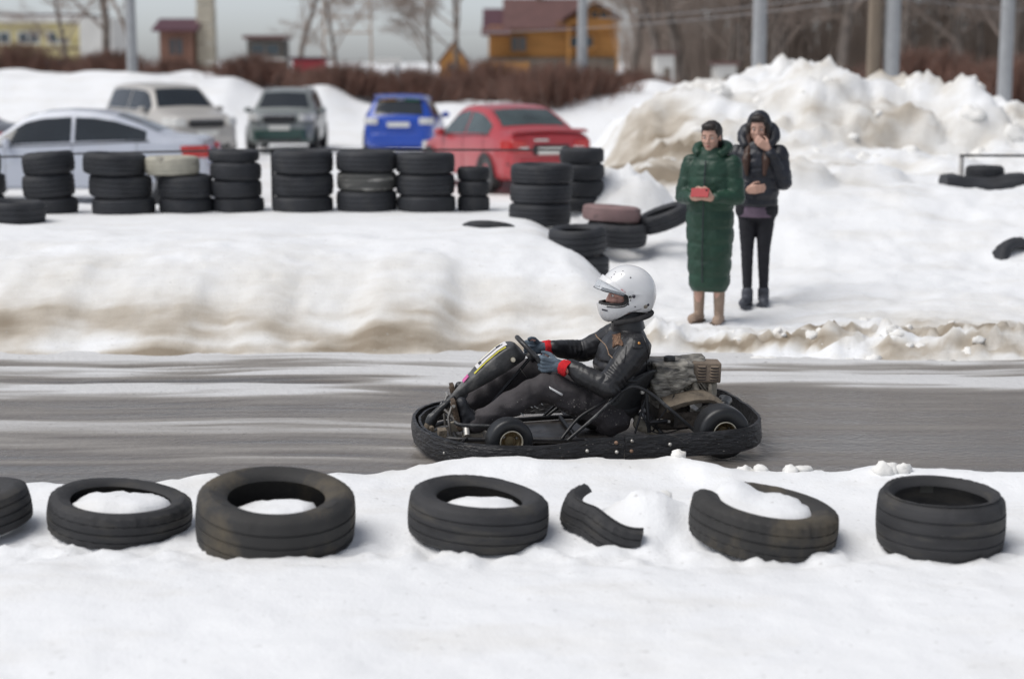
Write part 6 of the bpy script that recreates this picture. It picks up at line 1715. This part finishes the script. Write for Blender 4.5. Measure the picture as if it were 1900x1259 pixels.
# cabin
cb = empty('timber_cabin', (-3.95, 118, 0), 0, 'small orange A-roofed cabin left of the timber house', 'cabin')
MB().box((0, 1.5, 1.1), (1.9, 3, 2.2)).build('wall', M['plank'], cb)
b = MB(); gable_wall(b, -.95, .95, 0, 2.2, 3.55); b.build('gable', M['plank'], cb)
b = MB(); gable(b, -.95, .95, 0, 3, 2.15, 3.65, 'y', .2); b.build('roof', M['roof'], cb)
window(cb, 0, 1.9, .7, .6, -.02, 'plankd')
# yellow building at the left
yb = empty('yellow_building', (-37.5, 125, 0), 0, 'long yellow building with white cornice at the left edge', 'building')
MB().box((0, 4, 2.55), (13.5, 8, 5.1)).build('wall', M['cream'], yb)
MB().box((0, 3.9, 5.25), (13.9, 8.5, .5)).build('cornice', M['wallw'], yb, bevel=.05)
MB().box((0, 4, 5.57), (14.1, 8.7, .12)).build('roof', M['roofm'], yb)
for k in range(6): window(yb, -5.4 + k * 2.1, 3.95, 1.5, .8, -.02, 'wallw')
MB().box((0, -.04, 3.2), (13.4, .08, .12)).build('string_course', M['roofm'], yb)
MB().box((7.9, 2, 2.7), (2.3, 5, 5.3)).build('stair_block', M['wallw'], yb)
MB().box((7.0, -.15, 4.4), (3.9, .3, .9)).build('sign_band', M['cream'], yb)
# small red house, tower, dark kiosk, far sheds
rh = empty('red_brick_house', (-19.2, 100, 0), 0, 'small reddish house with tall narrow front beside the pale tower', 'house')
M['rbrick'] = mat('red_brown_wall', (0.20, 0.105, 0.075), 0.8, var=0.15, scale=2)
MB().box((0, 2, 2.1), (1.9, 4, 4.2)).build('wall', M['rbrick'], rh)
b = MB(); gable(b, -.95, .95, 0, 4, 4.1, 4.75, 'x', .35); b.build('roof', M['roofm'], rh)
window(rh, 0, 3.1, .8, 1.0, -.02, 'rbrick')
tw = empty('water_tower', (-17.7, 101.5, 0), 0, 'pale narrow tower beside the small reddish house', 'tower')
M['towerm'] = mat('pale_tower_panels', (0.50, 0.46, 0.37), 0.8, var=0.12, scale=1.5)
for k in range(8): MB().box((0, 0, .55 + k * 1.1), (1.05 - .02 * k, 1.05, 1.06)).build('panel_ring', M['towerm'], tw, bevel=.03)
MB().box((0, 0, 8.95), (1.4, 1.4, .25)).build('cap', M['roof'], tw)
kk = empty('kiosk', (-14.1, 100, 0), 0, 'dark kiosk with flat roof left of the billboard frame', 'kiosk')
MB().box((0, 1.2, 1.75), (2.1, 2.4, 3.5)).build('wall', mat('dark_kiosk_wall', (0.07, 0.068, 0.06), 0.7, var=.2), kk)
MB().box((0, 1.1, 3.65), (2.5, 2.9, .22)).build('roof', M['roof'], kk); MB().box((0, -.05, 2.4), (2.3, .1, .16)).build('awning', M['wallw'], kk)
window(kk, 0, 2.95, 1.7, .7, -.03, 'stone')
bf_ = empty('billboard_frame', (-9.4, 100, 0), 0, 'empty lattice billboard frame on thin legs', 'billboard')
M['rustf'] = mat('rusty_frame', (0.33, 0.22, 0.14), 0.8, var=.2)
for x in (-1.35, 1.35): MB().cyl((x, 0, 0), (x, 0, 5.7), .05, 8).build('leg', M['rustf'], bf_)
for z in (3.9, 4.8, 5.65): MB().box((0, 0, z), (2.8, .07, .08)).build('crossbar', M['rustf'], bf_)
for x0, x1 in ((-1.35, 0), (1.35, 0)): MB().cyl((x0, 0, 3.9), (x1, 0, 5.65), .025, 6).build('brace', M['rustf'], bf_)
for x0, x1 in ((-1.35, 0), (1.35, 0)): MB().cyl((x0, 0, 5.65), (x1, 0, 3.9), .025, 6).build('brace', M['rustf'], bf_)
def shed(x, y, w_, h_, m, label, rm='roof'):
    e = empty('shed', (x, y, 0), 0, label, 'shed')
    MB().box((0, .9, h_ / 2), (w_, 1.8, h_)).build('wall', m, e, bevel=.02)
    MB().box((0, .9, h_ + .06), (w_ + .25, 2.1, .12)).build('roof', M[rm], e)
    MB().box((w_ * .1, -.02, h_ * .42), (w_ * .35, .05, h_ * .75)).build('door', M['stone'], e)
shed(-8.9, 76, 1.3, 2.35, mat('red_shed_wall', (0.36, 0.04, 0.05), .6, var=.15), 'small red shed behind the hedge left of centre', 'roofm')
shed(6.15, 70, .72, 2.55, M['wallw'], 'narrow white shed at the foot of the wood, left one'); shed(8.6, 70, .80, 2.15, M['wallw'], 'low white shed at the foot of the wood, right one')
shed(-25.0, 92, 1.7, 2.3, mat('bluish_wall', (0.36, 0.39, 0.47), .7, var=.1), 'bluish grey shed right of the lamp pole')
sg_ = empty('sign_board', (-4.0, 58, ground_z(-4.0, 58)), 0, 'blank white sign board over the bushes above the blue hatchback', 'sign')
zs_ = 2.28 - ground_z(-4.0, 58)
MB().box((-.1, 0, zs_), (.85, .05, .22)).build('panel', M['wallw'], sg_, bevel=.01); MB().cyl((.2, .05, 0), (.2, .05, zs_ + .05), .06, 8).build('leg', M['concrete'], sg_)
